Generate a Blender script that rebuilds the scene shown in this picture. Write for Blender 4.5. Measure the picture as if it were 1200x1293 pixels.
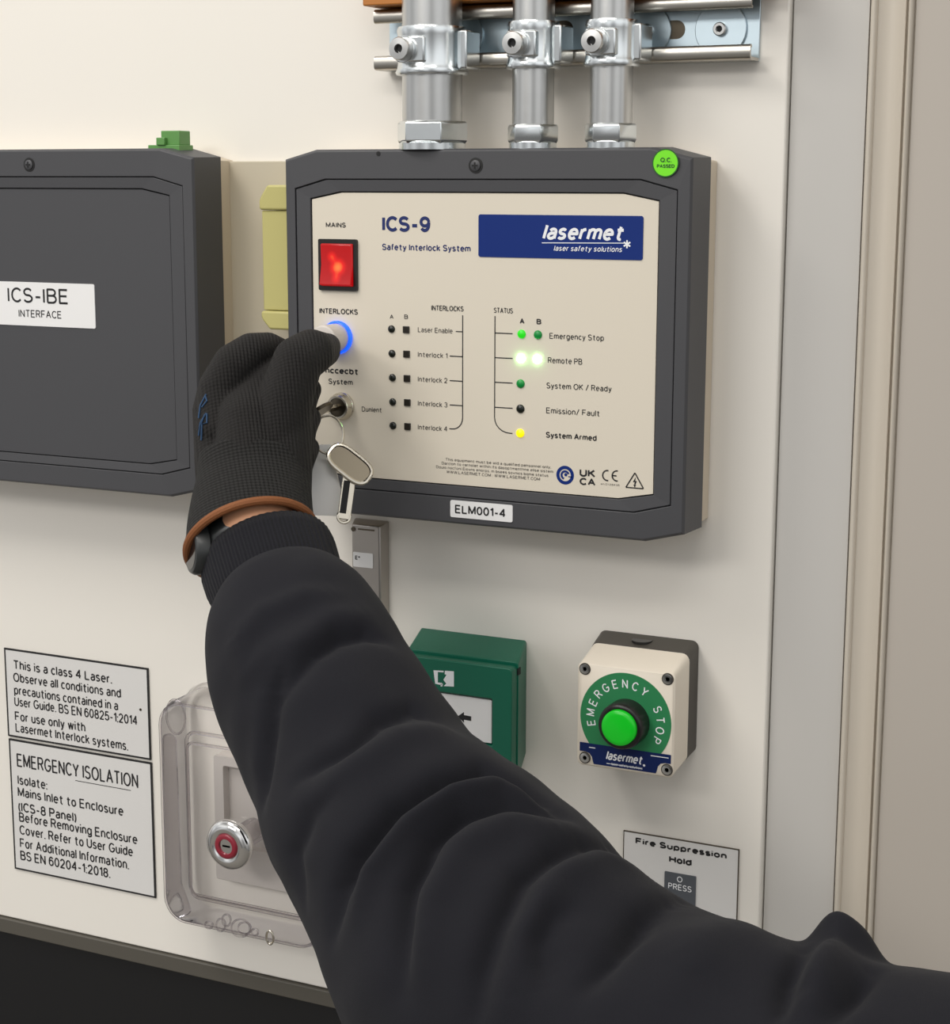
import bpy, bmesh, math, random
import numpy as np
from mathutils import Vector, Matrix, noise
from mathutils.bvhtree import BVHTree
PI = math.pi
random.seed(4)
for o in list(bpy.data.objects):
    bpy.data.objects.remove(o)
scene = bpy.context.scene
COL = scene.collection

# ------------------------------------------------------------------ camera
YAW, PITCH, ROLL, FPX = math.radians(-25.69), math.radians(10.428), math.radians(.133), 2244.3
CAM = Vector((0, -1.15, 1.55))
fw = Vector((math.sin(YAW)*math.cos(PITCH), math.cos(YAW)*math.cos(PITCH), -math.sin(PITCH)))
r0 = Vector((math.cos(YAW), -math.sin(YAW), 0)); u0 = r0.cross(fw)
rt = math.cos(ROLL)*r0 + math.sin(ROLL)*u0
upv = -math.sin(ROLL)*r0 + math.cos(ROLL)*u0
cd = bpy.data.cameras.new('camera'); cam = bpy.data.objects.new('camera', cd); COL.objects.link(cam)
cd.sensor_fit = 'VERTICAL'; cd.sensor_height = 24; cd.lens = FPX*24/1293
cd.clip_start = .01
cam.matrix_world = Matrix(((rt.x, upv.x, -fw.x, CAM.x), (rt.y, upv.y, -fw.y, CAM.y), (rt.z, upv.z, -fw.z, CAM.z), (0, 0, 0, 1)))
scene.camera = cam

def at(px, py, d):
    """point at distance d in front of the wall seen at photo pixel px, py"""
    v = fw + (px-600)/FPX*rt - (py-646.5)/FPX*upv
    return CAM + v*((-d-CAM.y)/v.y)
def az(px, py, z):
    """point at viewing depth z seen at photo pixel px, py"""
    return CAM + (fw + (px-600)/FPX*rt - (py-646.5)/FPX*upv)*z

# ------------------------------------------------------------------ light
scene.view_settings.view_transform = 'Standard'
scene.view_settings.look = 'None'
scene.view_settings.exposure = 0.0
scene.view_settings.gamma = 1.0
scene.view_settings.use_curve_mapping = False
w = bpy.data.worlds.new('room_light'); scene.world = w; w.use_nodes = True
nt = w.node_tree; bg = nt.nodes['Background']
tc = nt.nodes.new('ShaderNodeTexCoord'); sp = nt.nodes.new('ShaderNodeSeparateXYZ')
nt.links.new(tc.outputs['Generated'], sp.inputs[0])
rp = nt.nodes.new('ShaderNodeValToRGB')
mr = nt.nodes.new('ShaderNodeMapRange'); mr.inputs[1].default_value = -1; mr.inputs[2].default_value = 1
nt.links.new(sp.outputs['Z'], mr.inputs[0]); nt.links.new(mr.outputs[0], rp.inputs[0])
cr = rp.color_ramp
cr.elements[0].position = .25; cr.elements[0].color = (.12, .115, .11, 1)
cr.elements[1].position = 1.0; cr.elements[1].color = (.62, .60, .57, 1)
e = cr.elements.new(.45); e.color = (.36, .355, .35, 1)
e = cr.elements.new(.58); e.color = (.62, .63, .64, 1)
nt.links.new(rp.outputs[0], bg.inputs[0]); 
wn = nt.nodes.new('ShaderNodeTexNoise'); wn.inputs['Scale'].default_value = 1.9; wn.inputs['Detail'].default_value = 1
nt.links.new(tc.outputs['Generated'], wn.inputs['Vector'])
wm = nt.nodes.new('ShaderNodeMapRange'); wm.inputs[1].default_value = .35; wm.inputs[2].default_value = .65; wm.inputs[3].default_value = .62; wm.inputs[4].default_value = 1.72
nt.links.new(wn.outputs['Fac'], wm.inputs[0]); nt.links.new(wm.outputs[0], bg.inputs[1])

def area(name, loc, target, sx, sy, power, col):
    l = bpy.data.lights.new(name, 'AREA'); l.shape = 'RECTANGLE'; l.size = sx; l.size_y = sy
    l.energy = power; l.color = col
    o = bpy.data.objects.new(name, l); COL.objects.link(o); o.location = loc
    o.rotation_euler = (Vector(target)-Vector(loc)).to_track_quat('-Z', 'Y').to_euler()
    return o
area('ceiling_and_fill_light', (-1.25, -.95, 2.68), (-1.25, -.9, 0), .6, .6, 12.5, (1, .965, .91))
area('ceiling_and_fill_light', (-.15, -1.35, 2.68), (-.15, -1.3, 0), 1.2, .3, 9, (1, .965, .91))
area('ceiling_and_fill_light', (-1.4, -2.9, 2.68), (-1.2, -2.0, 0.6), 1.2, .6, 27, (1, .97, .93))  # unseen lamp behind the camera, added as frontal fill for dim front faces

# ------------------------------------------------------------------ materials
def s2l(c):
    return tuple(((x/255)/12.92 if x/255 <= .04045 else ((x/255+.055)/1.055)**2.4) for x in c)
def mat(name, rgb, rough=.5, metal=0., bump=0., bscale=300., emis=None, estr=0., spec=.5, vary=0., sheen=0., aniso=None):
    m = bpy.data.materials.new(name); m.use_nodes = True
    n = m.node_tree.nodes; L = m.node_tree.links; b = n['Principled BSDF']
    c = s2l(rgb)+(1,)
    b.inputs['Base Color'].default_value = c
    b.inputs['Roughness'].default_value = rough; b.inputs['Metallic'].default_value = metal
    b.inputs['Specular IOR Level'].default_value = spec
    if sheen:
        b.inputs['Sheen Weight'].default_value = sheen; b.inputs['Sheen Roughness'].default_value = .6
    t = n.new('ShaderNodeTexCoord')
    nz = n.new('ShaderNodeTexNoise'); nz.inputs['Scale'].default_value = bscale; nz.inputs['Detail'].default_value = 3
    L.new(t.outputs['Object'], nz.inputs['Vector'])
    if bump:
        bp = n.new('ShaderNodeBump'); bp.inputs['Strength'].default_value = bump; bp.inputs['Distance'].default_value = .001
        L.new(nz.outputs['Fac'], bp.inputs['Height']); L.new(bp.outputs['Normal'], b.inputs['Normal'])
    v = vary or .02
    n2 = n.new('ShaderNodeTexNoise'); n2.inputs['Scale'].default_value = 6; n2.inputs['Detail'].default_value = 4
    L.new(t.outputs['Object'], n2.inputs['Vector'])
    mx = n.new('ShaderNodeMix'); mx.data_type = 'RGBA'
    mx.inputs[6].default_value = tuple(x*(1-v) for x in c[:3])+(1,); mx.inputs[7].default_value = tuple(min(1, x*(1+v)) for x in c[:3])+(1,)
    L.new(n2.outputs['Fac'], mx.inputs[0]); L.new(mx.outputs[2], b.inputs['Base Color'])
    if emis:
        b.inputs['Emission Color'].default_value = s2l(emis)+(1,); b.inputs['Emission Strength'].default_value = estr
    return m

M = {}
M['board'] = mat('white_board', (238, 233, 224), .42, bump=.02, bscale=60, vary=.012)
M['grey_paint'] = mat('grey_paint', (199, 196, 191), .55, bump=.03, bscale=200, vary=.012)
M['trim_paint'] = mat('trim_paint', (203, 194, 180), .45, vary=.012)
M['door_paint'] = mat('door_paint', (186, 178, 168), .5, bump=.03, bscale=200, vary=.012)
M['dark_strip'] = mat('dark_strip', (84, 80, 72), .5, bump=.05, bscale=150)
M['black_lam'] = mat('black_laminate', (12, 12, 14), .45, vary=.1)
M['floor'] = mat('grey_floor', (120, 116, 110), .6, bump=.1, bscale=50, vary=.1)
M['charcoal'] = mat('charcoal_plastic', (69, 69, 72), .5, bump=.06, bscale=1500)
M['groove'] = mat('groove_black', (18, 18, 19), .7)
M['cream_case'] = mat('cream_case', (205, 192, 172), .5, bump=.03, bscale=900)
M['gap_beige'] = mat('beige_gap_strip', (196, 186, 165), .55, bump=.02)
M['fascia'] = mat('cream_fascia', (222, 213, 196), .42, bump=.03, bscale=1200, vary=.012)
M['ink'] = mat('black_ink', (28, 27, 28), .5)
M['ink_soft'] = mat('grey_ink', (70, 66, 62), .5)
M['navy_ink'] = mat('navy_ink', (16, 36, 98), .45)
M['logo_blue'] = mat('logo_blue', (8, 42, 116), .5, spec=.25)
M['navy_label'] = mat('navy_label', (14, 34, 86), .5, spec=.25)
M['white_ink'] = mat('white_ink', (240, 241, 243), .45)
M['white_label'] = mat('white_label', (236, 235, 234), .4)
M['sign'] = mat('sign_white', (222, 220, 217), .35, vary=.01)
M['black_plastic'] = mat('black_plastic', (24, 23, 22), .35, bump=.02)
M['dark_led'] = mat('unlit_led', (22, 26, 20), .25)
M['sq_led'] = mat('unlit_square_led', (36, 32, 26), .35)
M['led_bright'] = mat('led_bright_green', (40, 190, 30), .3, emis=(30, 220, 20), estr=.45)
M['led_dark'] = mat('led_green', (10, 130, 55), .3, emis=(0, 130, 50), estr=.12)
M['led_white'] = mat('led_lit_white_green', (230, 255, 230), .3, emis=(150, 255, 150), estr=22)
M['led_yellow'] = mat('led_yellow', (240, 225, 20), .3, emis=(255, 232, 0), estr=.75)
M['blue_glow'] = mat('blue_ring_glow', (30, 90, 230), .2, emis=(20, 90, 255), estr=1.1)
M['cap_grey'] = mat('button_cap_grey', (206, 198, 190), .38)
M['steel'] = mat('galvanised_steel', (206, 206, 204), .28, 1., bump=.05, bscale=90, vary=.05)
M['zinc'] = mat('bright_zinc', (226, 230, 231), .2, 1., bump=.04, bscale=60, vary=.04)
M['zinc_blue'] = mat('blue_zinc', (206, 222, 230), .34, 1., bump=.05, bscale=40, vary=.06)
M['rail'] = mat('rail_steel', (188, 184, 176), .3, 1., bump=.05, bscale=80)
M['chrome'] = mat('chrome', (225, 224, 222), .08, 1.)
M['nickel'] = mat('nickel', (205, 198, 184), .2, 1., bump=.03, bscale=200)
M['nickel_dark'] = mat('dark_nickel', (96, 88, 76), .3, 1.)
M['brushed'] = mat('brushed_plate', (176, 170, 164), .38, 1., bump=.1, bscale=120)
M['wood'] = mat('orange_wood', (178, 112, 46), .5, bump=.1, bscale=80, vary=.2)
M['lime'] = mat('lime_sticker', (120, 232, 24), .45)
M['lime_edge'] = mat('dark_green_print', (24, 92, 16), .5)
M['term_green'] = mat('terminal_green', (92, 144, 74), .42)
M['yellow_case'] = mat('pale_olive_yellow', (192, 184, 118), .45, bump=.02)
M['mcp'] = mat('callpoint_green', (0, 98, 74), .42, bump=.04, bscale=700)
M['estop_cream'] = mat('estop_cream', (226, 216, 200), .42, bump=.02)
M['legend_green'] = mat('legend_green', (40, 128, 78), .5)
M['btn_green'] = mat('button_green', (16, 178, 34), .3, emis=(10, 190, 30), estr=.25)
M['estop_base'] = mat('estop_base_grey', (70, 66, 60), .55, bump=.05, bscale=900)
M['plate_grey'] = mat('press_plate', (82, 86, 92), .4)
M['skin'] = mat('skin', (214, 158, 122), .5, bump=.05, bscale=400)
M['hem'] = mat('brown_hem', (128, 76, 38), .75, bump=.4, bscale=900)
M['watch'] = mat('watch_black', (44, 46, 46), .35)
M['watch_face'] = mat('watch_glass', (20, 22, 24), .1)
M['key_face'] = mat('key_bow_face', (150, 140, 122), .5, .6, bump=.1)
M['tag'] = mat('white_card', (240, 239, 236), .5)
M['logo_fade'] = mat('faded_blue_print', (44, 74, 108), .7)
M['red_plastic'] = mat('red_ring', (140, 36, 52), .3)
M['hood_grey'] = mat('grey_lock_body', (206, 200, 194), .4)

# red lamp rocker: glowing filament behind red plastic
m = mat('red_rocker', (120, 6, 6), .18); M['red_rocker'] = m
def lamp_spots(pts, r):
    """light of the small filaments behind the red cap, at points in the thing's own space"""
    n = m.node_tree.nodes; L = m.node_tree.links; b = n['Principled BSDF']; t = n.new('ShaderNodeTexCoord'); cur = None
    for p, k in pts:
        d = n.new('ShaderNodeVectorMath'); d.operation = 'DISTANCE'; d.inputs[1].default_value = p; L.new(t.outputs['Object'], d.inputs[0])
        q = n.new('ShaderNodeMapRange'); q.interpolation_type = 'SMOOTHSTEP'; q.inputs[1].default_value = r*k; q.inputs[2].default_value = 0; L.new(d.outputs['Value'], q.inputs[0])
        g_ = n.new('ShaderNodeMath'); g_.operation = 'MULTIPLY'; g_.inputs[1].default_value = k; L.new(q.outputs[0], g_.inputs[0])
        if cur is None: cur = g_.outputs[0]
        else:
            a = n.new('ShaderNodeMath'); a.operation = 'ADD'; L.new(cur, a.inputs[0]); L.new(g_.outputs[0], a.inputs[1]); cur = a.outputs[0]
    cr = n.new('ShaderNodeValToRGB'); e = cr.color_ramp.elements; e[0].color = (.38, 0, .002, 1); e[1].color = (1, .30, .06, 1)
    k = e.new(.5); k.color = (.85, .012, .008, 1)
    L.new(cur, cr.inputs[0]); L.new(cr.outputs[0], b.inputs['Emission Color']); b.inputs['Emission Strength'].default_value = .85

# clear moulded plastic
def clear_mat(name, tint, ior, edge):
    m = bpy.data.materials.new(name); m.use_nodes = True
    n = m.node_tree.nodes; L = m.node_tree.links; n.clear()
    out = n.new('ShaderNodeOutputMaterial'); tr = n.new('ShaderNodeBsdfTransparent'); tr.inputs[0].default_value = tint+(1,)
    gl = n.new('ShaderNodeBsdfGlossy'); gl.inputs['Roughness'].default_value = .06; gl.inputs[0].default_value = (.95, .95, .97, 1)
    df = n.new('ShaderNodeBsdfTranslucent'); df.inputs[0].default_value = (.74, .70, .71, 1)
    lw = n.new('ShaderNodeLayerWeight'); lw.inputs[0].default_value = .5
    pw = n.new('ShaderNodeMath'); pw.operation = 'POWER'; pw.inputs[1].default_value = edge
    L.new(lw.outputs['Facing'], pw.inputs[0])
    m1 = n.new('ShaderNodeMixShader'); L.new(pw.outputs[0], m1.inputs[0]); L.new(tr.outputs[0], m1.inputs[1]); L.new(df.outputs[0], m1.inputs[2])
    fr = n.new('ShaderNodeFresnel'); fr.inputs[0].default_value = ior
    m2 = n.new('ShaderNodeMixShader'); L.new(fr.outputs[0], m2.inputs[0]); L.new(m1.outputs[0], m2.inputs[1]); L.new(gl.outputs[0], m2.inputs[2])
    L.new(m2.outputs[0], out.inputs[0])
    return m
M['clear'] = clear_mat('clear_polycarbonate', (.985, .978, .98), 1.3, 3.4)
M['clear_soft'] = clear_mat('clear_inner', (.90, .885, .89), 1.3, 1.8)

# knit and jersey cloth
def cloth(name, rgb, rough, ribs=None, fine=1400, bump=.4, sheen=.03):
    m = mat(name, rgb, rough, spec=.25, vary=.12, sheen=sheen)
    n = m.node_tree.nodes; L = m.node_tree.links; b = n['Principled BSDF']
    t = n.new('ShaderNodeTexCoord'); hs = []
    for vec, pitch, amp in (ribs or []):
        d = n.new('ShaderNodeVectorMath'); d.operation = 'DOT_PRODUCT'; d.inputs[1].default_value = vec
        L.new(t.outputs['Object'], d.inputs[0])
        k = n.new('ShaderNodeMath'); k.operation = 'MULTIPLY'; k.inputs[1].default_value = 2*PI/pitch; L.new(d.outputs['Value'], k.inputs[0])
        s = n.new('ShaderNodeMath'); s.operation = 'SINE'; L.new(k.outputs[0], s.inputs[0])
        a = n.new('ShaderNodeMath'); a.operation = 'MULTIPLY'; a.inputs[1].default_value = amp; L.new(s.outputs[0], a.inputs[0]); hs.append(a)
    nz = n.new('ShaderNodeTexNoise'); nz.inputs['Scale'].default_value = fine; L.new(t.outputs['Object'], nz.inputs['Vector'])
    cur = nz.outputs['Fac']
    for a in hs:
        ad = n.new('ShaderNodeMath'); L.new(cur, ad.inputs[0]); L.new(a.outputs[0], ad.inputs[1]); cur = ad.outputs[0]
    bp = n.new('ShaderNodeBump'); bp.inputs['Strength'].default_value = bump; bp.inputs['Distance'].default_value = .0008
    L.new(cur, bp.inputs['Height']); L.new(bp.outputs['Normal'], b.inputs['Normal'])
    return m
HX = tuple((rt*.97+upv*.10+fw*.2).normalized()); HU = tuple((upv*.85+fw*.5-rt*.1).normalized())
M['glove'] = cloth('black_knit', (33, 31, 30), .78, ribs=[(HX, .0024, .8), (HU, .0021, .18)], bump=.7)
M['glove_rib'] = cloth('black_knit_cuff', (32, 31, 30), .8, ribs=[(HX, .0027, .8), (HU, .0024, .4)], bump=.8)
M['jersey'] = cloth('navy_black_fleece', (22, 22, 28), .92, fine=2200, bump=.25, sheen=.03)
CX = tuple((rt*.93+upv*.37).normalized())
M['rib'] = cloth('navy_black_rib', (22, 22, 28), .9, ribs=[(CX, .0024, .9)], bump=.7, sheen=.03)

# ------------------------------------------------------------------ mesh helpers
class MB:
    def __init__(s): s.v = []; s.f = []; s.mi = []; s.cur = 0
    def add(s, vs, fs):
        k = len(s.v); s.v += [Vector(p) for p in vs]; s.f += [tuple(i+k for i in q) for q in fs]; s.mi += [s.cur]*len(fs); return s
    def box(s, x0, x1, d0, d1, z0, z1):
        return s.prism([(x0, z0), (x1, z0), (x1, z1), (x0, z1)], d0, d1)
    def prism(s, poly, d0, d1, poly1=None):
        poly1 = poly1 or poly; n = len(poly)
        vs = [(x, -d0, z) for x, z in poly]+[(x, -d1, z) for x, z in poly1]
        fs = [tuple(range(n))[::-1], tuple(range(n, 2*n))]+[(i, (i+1) % n, n+(i+1) % n, n+i) for i in range(n)]
        return s.add(vs, fs)
    def ringprism(s, outer, inner, d0, d1, inner1=None, outer1=None):
        """frame: outer polygon with a hole (same vertex count)"""
        n = len(outer); o1 = outer1 or outer; i1 = inner1 or inner
        vs = [(x, -d0, z) for x, z in outer]+[(x, -d1, z) for x, z in o1]+[(x, -d0, z) for x, z in inner]+[(x, -d1, z) for x, z in i1]
        fs = []
        for i in range(n):
            j = (i+1) % n
            fs += [(i, j, n+j, n+i), (n+i, n+j, 3*n+j, 3*n+i), (3*n+i, 3*n+j, 2*n+j, 2*n+i), (2*n+i, 2*n+j, j, i)]
        return s.add(vs, fs)
    def lathe(s, prof, c, axis, seg=32, start=0., cap=True):
        """profile of (radius, height) turned about axis from c"""
        a = Vector(axis).normalized(); c = Vector(c)
        e1 = a.orthogonal().normalized()
        if abs(a.z) < .99:
            e1 = Vector((0, 0, 1))-a*a.z; e1.normalize()
        else: e1 = Vector((1, 0, 0))
        e2 = a.cross(e1); vs = []; fs = []
        for r, h in prof:
            for k in range(seg):
                t = start+2*PI*k/seg; vs.append(c+a*h+(e1*math.cos(t)+e2*math.sin(t))*r)
        for i in range(len(prof)-1):
            for k in range(seg):
                k2 = (k+1) % seg; fs.append((i*seg+k, i*seg+k2, (i+1)*seg+k2, (i+1)*seg+k))
        if cap:
            fs.append(tuple(range(seg))[::-1]); fs.append(tuple(range((len(prof)-1)*seg, len(prof)*seg)))
        return s.add(vs, fs)
    def tube(s, pts, r, seg=10, closed=False, cap=True):
        pts = [Vector(p) for p in pts]; n = len(pts); rs = r if isinstance(r, (list, tuple)) else [r]*n
        vs = []; fs = []; e1 = None
        for i, p in enumerate(pts):
            t = (pts[(i+1) % n]-pts[i-1]) if closed else (pts[min(i+1, n-1)]-pts[max(i-1, 0)])
            t.normalize()
            if e1 is None: e1 = t.orthogonal().normalized()
            e1 = (e1-t*e1.dot(t)).normalized(); e2 = t.cross(e1)
            for k in range(seg):
                a = 2*PI*k/seg; vs.append(p+(e1*math.cos(a)+e2*math.sin(a))*rs[i])
        for i in range(n if closed else n-1):
            j = (i+1) % n
            for k in range(seg):
                k2 = (k+1) % seg; fs.append((i*seg+k, i*seg+k2, j*seg+k2, j*seg+k))
        if cap and not closed:
            fs.append(tuple(range(seg))[::-1]); fs.append(tuple(range((n-1)*seg, n*seg)))
        return s.add(vs, fs)
    def rings(s, rings, cap0=False, cap1=False):
        seg = len(rings[0]); vs = [p for r in rings for p in r]; fs = []
        for i in range(len(rings)-1):
            for k in range(seg):
                k2 = (k+1) % seg; fs.append((i*seg+k, i*seg+k2, (i+1)*seg+k2, (i+1)*seg+k))
        if cap0: fs.append(tuple(range(seg))[::-1])
        if cap1: fs.append(tuple(range((len(rings)-1)*seg, len(rings)*seg)))
        return s.add(vs, fs)
    def build(s, name, m, parent=None, smooth=True, bevel=0., seg=2, angle=35, recalc=True):
        me = bpy.data.meshes.new(name)
        org = root_loc(parent) if parent else Vector((0, 0, 0))
        me.from_pydata([tuple(p-org) for p in s.v], [], s.f); 
        for i, k in enumerate(s.mi): me.polygons[i].material_index = k
        if recalc:
            bm = bmesh.new(); bm.from_mesh(me); bmesh.ops.recalc_face_normals(bm, faces=bm.faces); bm.to_mesh(me); bm.free()
        for mm in (m if isinstance(m, (list, tuple)) else [m]): me.materials.append(mm)
        if smooth:
            for p in me.polygons: p.use_smooth = True
            me.set_sharp_from_angle(angle=math.radians(angle))
        o = bpy.data.objects.new(name, me); COL.objects.link(o)
        if parent: o.parent = parent
        if bevel:
            b = o.modifiers.new('bevel', 'BEVEL'); b.width = bevel; b.segments = seg; b.limit_method = 'ANGLE'; b.angle_limit = math.radians(30)
            b.harden_normals = False
        return o
def root_loc(p):
    while p.parent: p = p.parent
    return p.location.copy()
def thing(name, label, cat, loc, group=None):
    o = bpy.data.objects.new(name, None); COL.objects.link(o); o.location = loc; o.empty_display_size = .02
    o['label'] = label; o['category'] = cat
    if group: o['group'] = group
    return o
def struct(o): o['kind'] = 'structure'; return o
def tag(o, label, cat, group=None):
    o['label'] = label; o['category'] = cat
    if group: o['group'] = group
    return o
def rrect(x0, x1, z0, z1, r, seg=5):
    P = []
    for cx, cz, a0 in ((x1-r, z1-r, 0), (x0+r, z1-r, 90), (x0+r, z0+r, 180), (x1-r, z0+r, 270)):
        for k in range(seg+1):
            a = math.radians(a0+90*k/seg); P.append((cx+r*math.cos(a), cz+r*math.sin(a)))
    return P
def disc(cx, cz, r, seg=32): return [(cx+r*math.cos(2*PI*k/seg), cz+r*math.sin(2*PI*k/seg)) for k in range(seg)]

# sans-serif stroke lettering: centre lines on a unit capital height, drawn with an even pen
def ar(cx, cy, rx, ry, a0, a1, n=9):
    return [(cx+rx*math.cos(math.radians(a0+(a1-a0)*k/n)), cy+ry*math.sin(math.radians(a0+(a1-a0)*k/n))) for k in range(n+1)]
OV = ar(.25, .36, .25, .36, 0, 360, 16)
GL = {
 'A': [[(0, 0), (.34, 1), (.68, 0)], [(.12, .33), (.56, .33)]],
 'B': [[(0, 0), (0, 1), (.33, 1)]+ar(.33, .765, .23, .235, 90, -90)+[(0, .53)], [(.33, .53)]+ar(.35, .265, .26, .265, 90, -90)+[(0, 0)]],
 'C': [ar(.36, .5, .36, .5, 42, 318, 14)],
 'D': [[(0, 0), (0, 1), (.27, 1)]+ar(.27, .5, .39, .5, 90, -90, 12)+[(0, 0)]],
 'E': [[(.55, 1), (0, 1), (0, 0), (.57, 0)], [(0, .52), (.5, .52)]],
 'F': [[(.54, 1), (0, 1), (0, 0)], [(0, .5), (.48, .5)]],
 'G': [ar(.37, .5, .37, .5, 42, 340, 14)+[(.72, .46), (.40, .46)]],
 'H': [[(0, 0), (0, 1)], [(.62, 0), (.62, 1)], [(0, .52), (.62, .52)]],
 'I': [[(0, 0), (0, 1)]],
 'J': [[(.4, 1), (.4, .25)]+ar(.2, .22, .2, .22, 0, -180)],
 'K': [[(0, 0), (0, 1)], [(.58, 1), (0, .38)], [(.2, .58), (.62, 0)]],
 'L': [[(0, 1), (0, 0), (.52, 0)]],
 'M': [[(0, 0), (0, 1), (.37, .1), (.74, 1), (.74, 0)]],
 'N': [[(0, 0), (0, 1), (.61, 0), (.61, 1)]],
 'O': [ar(.38, .5, .38, .5, 0, 360, 20)],
 'P': [[(0, 0), (0, 1), (.33, 1)]+ar(.33, .74, .25, .26, 90, -90)+[(0, .48)]],
 'Q': [ar(.38, .5, .38, .5, 0, 360, 20), [(.45, .25), (.76, -.04)]],
 'R': [[(0, 0), (0, 1), (.34, 1)]+ar(.34, .75, .24, .25, 90, -90)+[(0, .5)], [(.34, .5), (.6, 0)]],
 'S': [ar(.31, .75, .27, .25, 25, 270, 10)[:-1]+ar(.31, .255, .30, .255, 90, -155, 10)],
 'T': [[(0, 1), (.62, 1)], [(.31, 1), (.31, 0)]],
 'U': [[(0, 1), (0, .3)]+ar(.3, .3, .3, .3, 180, 360)+[(.6, 1)]],
 'V': [[(0, 1), (.33, 0), (.66, 1)]],
 'W': [[(0, 1), (.23, 0), (.46, 1), (.69, 0), (.92, 1)]],
 'X': [[(0, 0), (.62, 1)], [(0, 1), (.62, 0)]],
 'Y': [[(0, 1), (.32, .45), (.64, 1)], [(.32, .45), (.32, 0)]],
 'Z': [[(0, 1), (.58, 1), (0, 0), (.6, 0)]],
 'a': [[(.44, 0), (.44, .5)]+ar(.235, .50, .205, .22, 0, 155, 7), [(.44, .42), (.2, .40)]+ar(.19, .2, .19, .2, 90, 280, 8)+[(.32, .03), (.44, .17)]],
 'b': [[(0, 0), (0, 1)], OV], 'd': [[(.5, 0), (.5, 1)], OV], 'p': [[(0, .72), (0, -.27)], OV], 'q': [[(.5, .72), (.5, -.27)], OV], 'o': [OV],
 'c': [ar(.25, .36, .25, .36, 45, 315, 12)],
 'e': [[(.01, .38), (.5, .38)]+ar(.25, .36, .25, .36, 3, 315, 14)],
 'f': [[(.1, 0), (.1, .82)]+ar(.26, .83, .16, .17, 180, 80, 5), [(0, .70), (.27, .70)]],
 'g': [OV, [(.5, .72), (.5, -.05)]+ar(.26, -.06, .24, .21, 0, -150, 8)],
 'h': [[(0, 0), (0, 1)], [(0, .44)]+ar(.225, .46, .225, .26, 180, 0)+[(.45, 0)]],
 'i': [[(0, 0), (0, .72)], [(0, .90), (0, 1.03)]], 'l': [[(0, 0), (0, 1)]],
 'j': [[(.1, .72), (.1, -.1)]+ar(0, -.12, .1, .13, 0, -90, 4), [(.1, .92), (.1, 1)]],
 'k': [[(0, 0), (0, 1)], [(.42, .72), (0, .28)], [(.15, .44), (.45, 0)]],
 'm': [[(0, 0), (0, .72)], [(0, .46)]+ar(.19, .48, .19, .24, 180, 0)+[(.38, 0)], [(.38, .46)]+ar(.57, .48, .19, .24, 180, 0)+[(.76, 0)]],
 'n': [[(0, 0), (0, .72)], [(0, .44)]+ar(.225, .46, .225, .26, 180, 0)+[(.45, 0)]],
 'r': [[(0, 0), (0, .72)], [(0, .42)]+ar(.24, .46, .24, .26, 180, 85, 5)],
 's': [ar(.22, .54, .19, .18, 25, 270, 8)[:-1]+ar(.22, .18, .21, .18, 90, -155, 8)],
 't': [[(.12, .95), (.12, .18)]+ar(.27, .16, .15, .16, 180, 285, 5), [(-.05, .70), (.34, .70)]],
 'u': [[(0, .72), (0, .26)]+ar(.225, .26, .225, .26, 180, 360)+[(.45, .72)], [(.45, .3), (.45, 0)]],
 'v': [[(0, .72), (.23, 0), (.46, .72)]], 'w': [[(0, .72), (.18, 0), (.36, .72), (.54, 0), (.72, .72)]],
 'x': [[(0, 0), (.44, .72)], [(0, .72), (.44, 0)]], 'y': [[(0, .72), (.23, 0)], [(.46, .72), (.23, 0), (.15, -.2), (.02, -.26)]],
 'z': [[(0, .72), (.42, .72), (0, 0), (.44, 0)]],
 '0': [ar(.27, .5, .27, .5, 0, 360, 18)], '1': [[(.0, .76), (.25, 1), (.25, 0)]],
 '2': [ar(.27, .71, .26, .29, 170, -25, 9)+[(.0, .0), (.56, 0)]],
 '3': [ar(.26, .755, .24, .245, 160, -85, 9)+ar(.26, .27, .28, .27, 85, -160, 9)],
 '4': [[(.44, 0), (.44, 1), (0, .3), (.6, .3)]],
 '5': [[(.5, 1), (.1, 1), (.04, .5)]+ar(.27, .32, .28, .32, 125, -155, 10)],
 '6': [ar(.28, .32, .27, .32, 0, 360, 16), [(.01, .36)]+ar(.29, .5, .28, .5, 180, 40, 8)],
 '7': [[(0, 1), (.55, 1), (.18, 0)]],
 '8': [ar(.27, .76, .23, .24, 0, 360, 14), ar(.27, .27, .27, .27, 0, 360, 14)],
 '9': [ar(.28, .68, .27, .32, 0, 360, 16), [(.55, .64)]+ar(.27, .5, .28, .5, 0, -140, 8)],
 '.': [[(0, -.06), (0, .07)]], ',': [[(.03, .03), (.0, -.14)]], ':': [[(0, -.06), (0, .07)], [(0, .52), (0, .65)]],
 '-': [[(0, .38), (.34, .38)]], '/': [[(0, -.05), (.4, 1.05)]], '(': [ar(.34, .4, .32, .68, 130, 230, 7)], ')': [ar(-.1, .4, .32, .68, 50, -50, 7)],
 '*': [[(.2, .55), (.2, 1)], [(0, .66), (.4, .89)], [(0, .89), (.4, .66)]],
}
def layout(s):
    x = 0; out = []
    for ch in s:
        if ch == ' ': x += .34; continue
        g = GL[ch]; xs_ = [p[0] for st in g for p in st]; a = min(xs_); b_ = max(xs_)
        out += [[(p[0]-a+x, p[1]) for p in st] for st in g]; x += b_-a+.27
    return out, x-.27
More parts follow.
